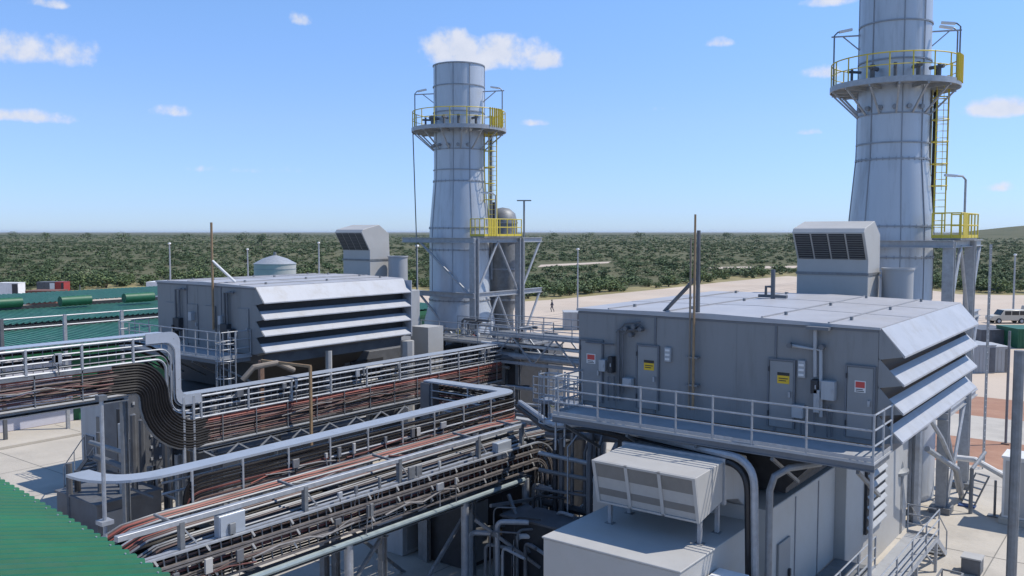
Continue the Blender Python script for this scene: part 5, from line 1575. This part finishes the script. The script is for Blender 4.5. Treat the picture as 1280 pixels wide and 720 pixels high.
# ================================================================== CABINETS UNDER REAR RACK
c = WZ(104, 602, GZ)
t = thing('equipment_cabinet', 'tall weathered grey equipment cabinet under the upper rear cable rack', 'cabinet', (-39.3, 21.5, GZ))
X0 = -40.6; Y0 = 20.0
MB().box(X0, X0 + 2.6, Y0, Y0 + 2.6, GZ + .04, 5.4).build('body', M_mid, t, smooth=False, bevel=.02)
MB().box(X0 - .1, X0 + 2.75, Y0 - .1, Y0 + 2.75, 5.401, 5.5).build('roof', M_box, t, smooth=False)
MB().box(X0 + .3, X0 + 1.2, Y0 - .05, Y0 - .002, 1.6, 3.6).build('door', M_duct, t, smooth=False)
MB().box(X0 + 1.5, X0 + 2.3, Y0 - .05, Y0 - .002, 2.0, 4.6).build('vent_panel', M_grille, t, smooth=False)
t = thing('equipment_cabinet', 'dark equipment cabinet with rows of white fittings right of the weathered cabinet', 'cabinet', (-35.7, 20, GZ))
MB().box(-36.9, -34.6, 19.0, 21.0, GZ + .04, 6.4).build('body', M_duct, t, smooth=False, bevel=.02)
for k in range(5):
    for q in range(9): MB().box(-34.59, -34.55, 19.2 + k * .38, 19.3 + k * .38, 1.8 + q * .5, 1.92 + q * .5).build('fitting', M_mid, t, smooth=False)
# steel access stair beside the cabinet
c = WZ(78, 612, GZ)
t = thing('steel_stairs', 'small steel access stair with handrails beside the weathered cabinet at the left', 'stairs', (c.x, c.y, 0))
for k in range(7): MB().box(c.x + .3 + k * .28, c.x + .6 + k * .28, c.y, c.y + .9, .2 + k * .24, .24 + k * .24).build('tread', M_galvd, t, smooth=False)
for s in (0, .9):
    MB().beam((c.x + .2, c.y + s, .05), (c.x + 2.4, c.y + s, 1.85), .05, .18).build('stringer', M_duct, t, smooth=False)
    MB().tube([(c.x + .2, c.y + s, .05), (c.x + .2, c.y + s, 1.1), (c.x + 2.3, c.y + s, 2.9), (c.x + 3.9, c.y + s, 2.9)], .025, 6).build('handrail', M_galv, t)
    for xx, zz in ((1.2, .9), (2.3, 1.8), (3.9, 1.8)): MB().tube([(c.x + xx, c.y + s, zz), (c.x + xx, c.y + s, zz + 1.08)], .025, 6).build('post', M_galv, t)
MB().box(c.x + 2.3, c.x + 4.0, c.y, c.y + .9, 1.8, 1.88).build('landing', M_duct, t, smooth=False)
lift(t)
# upright thin pole in front of the flat lid
a = WX(131, 650, -20.3)
t = thing('instrument_post', 'slender pale post with a small cap standing in front of the curved lid end', 'post', (a.x, a.y, GZ))
zt_ = WX(128, 500, -20.3).z
MB().tube([(a.x, a.y, GZ), (a.x, a.y, zt_)], .05, 8).build('pole', M_galv, t)
MB().box(a.x - .1, a.x + .1, a.y - .1, a.y + .1, zt_, zt_ + .12).build('cap', M_duct, t); MB().box(a.x - .15, a.x + .15, a.y - .15, a.y + .15, a.z - .1, a.z).build('collar', M_galv, t)
# orange portal frame behind the rear rack
t = thing('portal_frame', 'rusty orange scaffold frame straddling the rear cable rack', 'frame', (-27.6, 23, GZ))
pA = WX(388, 458, -27.7); 
MB().box(-27.75, -27.66, pA.y - .05, pA.y + .05, 4.4, pA.z).build('post', M_orange, t, smooth=False)
MB().beam((-27.68, pA.y, pA.z), (-30.6, pA.y - .2, pA.z + .0), .1).build('beam', M_orange, t, smooth=False)
MB().box(-30.7, -30.55, pA.y - .3, pA.y - .1, 0, pA.z).build('post', M_rust, t, smooth=False)
# large pale conduit half hidden behind it
solo(MB().tube([(-30.1, pA.y - 1.5, 7.0), (-29.9, pA.y - 1.1, 7.5), (-29.6, pA.y - .2, 7.6), (-29.5, pA.y + .6, 7.2)], .12, 10), 'duct_elbow', M_tan, 'dull tan bent duct beneath the louvres of the left filter house', 'duct')


# ================================================================== PIPES AND STEEL IN THE SHADE
rp = random.Random(11)
def pipe(pts, r, m, lab, group=None): return solo(MB().tube(pts, r, 8), 'pipe', m, lab, 'pipe', group, base=tuple(pts[0]))
mm = [M_dark, M_duct, M_galvd, M_galv, M_duct]
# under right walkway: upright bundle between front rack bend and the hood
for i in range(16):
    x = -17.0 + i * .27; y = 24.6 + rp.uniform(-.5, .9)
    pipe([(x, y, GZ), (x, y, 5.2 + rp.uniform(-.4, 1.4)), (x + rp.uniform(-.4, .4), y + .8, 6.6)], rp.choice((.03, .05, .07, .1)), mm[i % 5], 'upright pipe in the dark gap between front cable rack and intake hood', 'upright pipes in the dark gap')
for i in range(8):
    z = 1.7 + i * .6; y = 24.2 + rp.uniform(0, 1.0)
    pipe([(-17.6, y, z), (-13.2, y + .3, z + rp.uniform(-.3, .3))], rp.choice((.05, .08, .14)), mm[(i + 2) % 5], 'level pipe crossing the dark gap behind the front cable rack', 'level pipes in the dark gap')
for i in range(34):
    x = rp.uniform(-18.9, -15.2); y = rp.uniform(21.5, 26.2); z = rp.uniform(2.6, 4.1); dx_ = rp.uniform(.3, 1.4); dy_ = rp.choice((-1, 1)) * rp.uniform(.1, .8)
    P_ = [(x, y, GZ)] + [tuple(q) for q in smooth_corner((x, y, GZ), (x, y, z), (x + dx_, y + dy_, z), .22, 5)] + [(x + dx_, y + dy_, z)]
    pipe(P_, rp.choice((.03, .045, .06, .09)), [M_galv, M_galvd, M_duct, M_galv, M_white, M_dark][i % 6], 'elbow pipe crowded under the bend of the front ladder trays', 'elbow pipes under the front rack')
# beams and braces under racks B/C
t = thing('support_frame', 'dark braced steel frame under the middle and front cable racks', 'steel frame', (-20, 20, GZ))
for y in (14, 18.2, 22.4, 25.5):
    for x in (-20.9, -18.8): MB().ibeam((x, y, GZ), (x, y, 4.1), .2, .2, .02).build('column', M_galvd, t, smooth=False)
    MB().ibeam((-21, y, 4.0), (-18.6, y, 4.0), .18, .22, .02).build('beam', M_galvd, t, smooth=False)
for (a, b_) in [((-18.8, 18.3, .3), (-18.8, 22.3, 3.8)), ((-18.8, 22.4, 3.6), (-18.8, 25.4, .4)), ((-18.8, 22.5, 2.9), (-18.8, 26.4, 2.2)), ((-20.9, 22.4, .3), (-20.9, 18.4, 3.8)), ((-18.8, 14.1, .3), (-18.8, 18.1, 3.8)), ((-18.0, 22.4, 3.9), (-18.0, 26.4, 3.3)), ((-17.9, 22.6, 3.2), (-17.9, 26.6, 2.3)), ((-18.3, 25.4, 3.9), (-17.2, 25.4, 1.4)), ((-18.1, 21.7, 3.6), (-16.4, 23.0, 2.0)), ((-18.1, 23.5, 4.0), (-16.8, 23.0, 2.4))]:
    MB().beam(a, b_, .1).build('brace', M_galvd, t, smooth=False)
# machinery boxes below racks; the black ones are added to stand for deep shade
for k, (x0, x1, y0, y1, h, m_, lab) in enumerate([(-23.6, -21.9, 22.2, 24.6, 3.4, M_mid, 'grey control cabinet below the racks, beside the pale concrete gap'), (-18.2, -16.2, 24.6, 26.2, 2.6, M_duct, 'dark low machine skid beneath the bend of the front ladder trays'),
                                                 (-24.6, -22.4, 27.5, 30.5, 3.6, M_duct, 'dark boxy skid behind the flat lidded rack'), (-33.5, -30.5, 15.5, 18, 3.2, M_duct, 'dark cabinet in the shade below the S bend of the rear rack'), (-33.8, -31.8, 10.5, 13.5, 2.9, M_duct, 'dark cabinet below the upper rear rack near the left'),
    (-16.6, -13.0, 26.2, 29.5, 4.2, M_dark, 'black block added for shade in the gap behind the intake hood'), (-24.8, -22.2, 25.2, 27.1, 4.6, M_dark, 'black block added for shade under the far end of the flat lidded rack'), (-21.6, -19.4, 26.8, 30.5, 4.6, M_dark, 'black block added for shade behind the bend of the front ladder trays'), (-18.0, -13.6, 23.0, 24.3, 3.4, M_dark, 'low black block added for shade behind the white box beside the ladder trays'), (-21.0, -19.2, 22.6, 24.6, 3.9, M_dark, 'black block added for shade between the legs of the front cable rack'), (-31.5, -29.2, 19.6, 27.5, 4.4, M_duct, 'long dark casing beneath the lower part of the rear rack')]):
    t = thing('cabinet_and_shade_block', lab, 'cabinet', ((x0 + x1) / 2, (y0 + y1) / 2, GZ))
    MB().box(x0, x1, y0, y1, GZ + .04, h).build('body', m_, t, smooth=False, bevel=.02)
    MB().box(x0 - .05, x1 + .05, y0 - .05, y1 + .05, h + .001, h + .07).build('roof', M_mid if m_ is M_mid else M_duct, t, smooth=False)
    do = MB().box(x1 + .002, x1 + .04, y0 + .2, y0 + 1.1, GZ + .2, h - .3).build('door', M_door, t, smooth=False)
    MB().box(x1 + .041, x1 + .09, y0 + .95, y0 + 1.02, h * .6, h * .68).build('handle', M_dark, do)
for i in range(22):
    x = -33.2 + rp.uniform(0, 4.0); y = 15.5 + rp.uniform(0, 4.5)
    pipe([(x, y, GZ), (x, y, rp.uniform(3.5, 6.8))], rp.choice((.05, .08, .12)), mm[i % 5], 'upright pipe in the shade below the S bend of the rear rack', 'upright pipes below the rear rack')
for i in range(8):
    y = 15.5 + rp.uniform(0, 4.5); z = 1.7 + i * .6
    pipe([(-31.6, y, z), (-29, y + rp.uniform(-.3, .3), z)], rp.choice((.05, .09, .13)), mm[(i + 1) % 5], 'level pipe in the shade below the S bend of the rear rack', 'level pipes below the rear rack')
# skid pipes between left house and stack
t = thing('pipe_rack', 'low pipe rack with railings between the left filter house and the left stack', 'pipe rack', (-31, 38, GZ))
MB().box(-34.5, -27.5, 36.6, 39.8, 6.9, 6.98).build('deck_plate', M_galvd, t, smooth=False)
rail_part(t, (-34.5, 36.6, 6.98), (-27.5, 36.6, 6.98), [i / 5 for i in range(6)])
rail_part(t, (-27.5, 36.6, 6.98), (-27.5, 39.8, 6.98), [i / 3 for i in range(4)])
rail_part(t, (-34.5, 39.8, 6.98), (-27.5, 39.8, 6.98), [i / 5 for i in range(6)])
for x in (-34.3, -31, -27.7): MB().ibeam((x, 36.8, GZ), (x, 36.8, 6.9), .2, .2, .02).build('leg', M_galvd, t, smooth=False)
for i in range(9):
    x = -35 + i * .9; y = 36 + rp.uniform(-.6, 2.5); z = rp.uniform(4.6, 6.4)
    pipe([(x, y, GZ), (x, y, z), (x + .2, y, z + .25), (x + 2.2, y + rp.uniform(-.6, .6), z + .3)], rp.choice((.07, .1, .16)), [M_galv, M_galvd, M_duct, M_dark][i % 4], 'bent pipe in the tangle between left filter house and left stack', 'bent pipes near the left stack')
for i in range(8):
    x = -29 + i * 1.1; y = 33.5 + rp.uniform(0, 2.5); z = rp.uniform(3.4, 6)
    pipe([(x, y, GZ), (x, y, z), (x + .25, y, z + .2), (x + 1.5, y + .3, z + .2), (x + 1.6, y + .3, GZ)], rp.choice((.06, .09, .13)), [M_galv, M_galvd, M_duct, M_galv][i % 4], 'looped pipe in the clutter between rear rack and right filter house', 'looped pipes left of the right filter house')
def valve(x, y, z, k, lab, group):
    t = thing('valve_station', lab, 'valve', (x, y, GZ), group)
    MB().tube([(x, y, GZ), (x, y, z), (x + .15, y, z + .12), (x + 1.0, y, z + .12)], .08, 8).build('pipe', [M_galv, M_galvd, M_duct][k % 3], t)
    fl = MB(); fl.tube([(x, y, z - .45), (x, y, z - .4)], .15, 10); fl.tube([(x, y, z - .75), (x, y, z - .7)], .15, 10); fl.tube([(x, y, z - .7), (x, y, z - .45)], .12, 10)
    fl.build('valve_body', [M_white, M_duct, M_galv][k % 3], t)
    MB().tube([(x + .0, y - .12, z - .57), (x, y - .42, z - .57)], .025, 6).build('spindle', M_galvd, t)
    MB().tube([(x + .16 * math.cos(q), y - .42, z - .57 + .16 * math.sin(q)) for q in np.linspace(0, 6.283, 13)], .02, 5, False).build('handwheel', [M_dark, M_redbox, M_yel, M_dark, M_galv][k % 5], t)
for i in range(18):
    valve(-27.5 + rp.uniform(0, 8.5), 31.5 + rp.uniform(0, 4.3), rp.uniform(4.2, 6.0), i, 'flanged valve on an upright pipe in the clutter behind the middle cable rack', 'valves behind the middle cable rack')
for i in range(12):
    valve(-34.0 + rp.uniform(0, 6), 37.3 + rp.uniform(0, 2.4), rp.uniform(7.2, 8.3), i, 'flanged valve standing on the pipe deck before the left stack', 'valves on the pipe deck')
for k, (x0, x1, y0, y1, z0, h, m_, lab) in enumerate([(-34.6, -28, 40.0, 41.5, GZ, 6.6, M_duct, 'dark machine block behind the pipe deck at the foot of the left stack'), (-34.2, -27.8, 36.9, 39.6, GZ, 6.4, M_dark, 'black machine block under the pipe deck before the left stack'), (-26, -21.5, 33.5, 35.6, GZ, 4.0, M_mid, 'grey skid box among the valves behind the middle cable rack')]):
    t = thing('machine_block', lab, 'machine', ((x0 + x1) / 2, (y0 + y1) / 2, z0))
    MB().box(x0, x1, y0, y1, z0, h).build('casing', m_, t, smooth=False, bevel=.02)
    for x in np.arange(x0 + .5, x1 - .3, 1.0): MB().box(x, x + .06, y0 - .06, y0 - .001, z0 + .2, h - .1).build('rib', M_galvd, t, smooth=False)
    MB().tube([(x0 + .4, y0 - .2, h - .5), (x1 - .4, y0 - .2, h - .6)], .09, 8).build('pipe', M_galv, t)
# white duct columns under left house
for k, (x, y, lab) in enumerate([(-31.9, 27.5, 'pale duct column under the louvres of the left filter house, left one'), (-31.7, 32.6, 'pale duct column at the right end under the left filter house louvres'), ]):
    pipe([(x, y, GZ), (x, y, 7.4)], .35 if k else .16, M_box, lab)
solo(MB().box(-33.2, -31.9, 34.4, 35.6, 5.2, 7.9), 'duct_box', M_box, 'pale boxy duct at the right end of the left filter house', 'duct', smooth=False)
# right of the right house: pipes and braces round the stack legs
for i, (pts, r_, lab) in enumerate([([(-7.6, 36.5, 4.6), (-6.9, 38.5, 3.5), (-7.4, 43.0, .8)], .12, 'sloping grey pipe below the right louvres towards the stack legs'),
                                   ([(-7.6, 35.2, 6.6), (-7.0, 36.0, 5.2), (-7.2, 41.5, 2.0)], .09, 'thinner sloping pipe below the right louvres'),
                                   ([(-6.6, 40, GZ), (-6.6, 40, 3.2), (-6.6, 43, 3.3)], .08, 'elbow pipe rising from the concrete beside the right stack legs'),
                                   ([(-8.2, 37.5, GZ), (-8.2, 37.5, 6.2)], .22, 'fat upright pipe behind the side walkway of the right enclosure')]):
    pipe(pts, r_, M_galv if i != 2 else M_galvd, lab)
pipe([(-8.1, 47.8, 1.2), (-8.1, 47.8, 12)], .06, M_yel, 'thin yellow standpipe between the right stack legs')
t = thing('ladder', 'grey vertical ladder on the outer leg of the right stack frame', 'ladder', (-7.4, 48.2, GZ))
ladder(t, -7.45, 48.2, .2, 11.4, False, M_galv, (1, 0), .4)
t = thing('yard_stand', 'low angle iron trestle standing on the concrete below the side walkway', 'trestle', (-5.4, 29.3, GZ))
for (x, y) in ((-5.7, 28.6), (-5.1, 28.6), (-5.7, 30.0), (-5.1, 30.0)): MB().beam((x, y, GZ + .04), (x, y, GZ + 1.0), .05).build('leg', M_galvd, t)
for (p, q) in (((-5.7, 28.6, GZ + 1), (-5.7, 30, GZ + 1)), ((-5.1, 28.6, GZ + 1), (-5.1, 30, GZ + 1)), ((-5.7, 28.6, GZ + 1), (-5.1, 28.6, GZ + 1)), ((-5.7, 30, GZ + 1), (-5.1, 30, GZ + 1))): MB().beam(p, q, .05).build('rail', M_galvd, t)

# ================================================================== AIR
hz = MB().box(-31000, 31000, -31000, 31000, GZ - 1.5, 40)
hm = bpy.data.materials.new('haze_air'); hm.use_nodes = True
ht = hm.node_tree; ht.nodes.remove(ht.nodes['Principled BSDF'])
pv = ht.nodes.new('ShaderNodeVolumePrincipled')
pv.inputs['Color'].default_value = (.80, .88, 1.0, 1)
pv.inputs['Density'].default_value = 3e-5
pv.inputs['Anisotropy'].default_value = .2
ht.links.new(pv.outputs[0], ht.nodes['Material Output'].inputs['Volume'])
ho = hz.build('haze', hm, smooth=False); ho['kind'] = 'stuff'
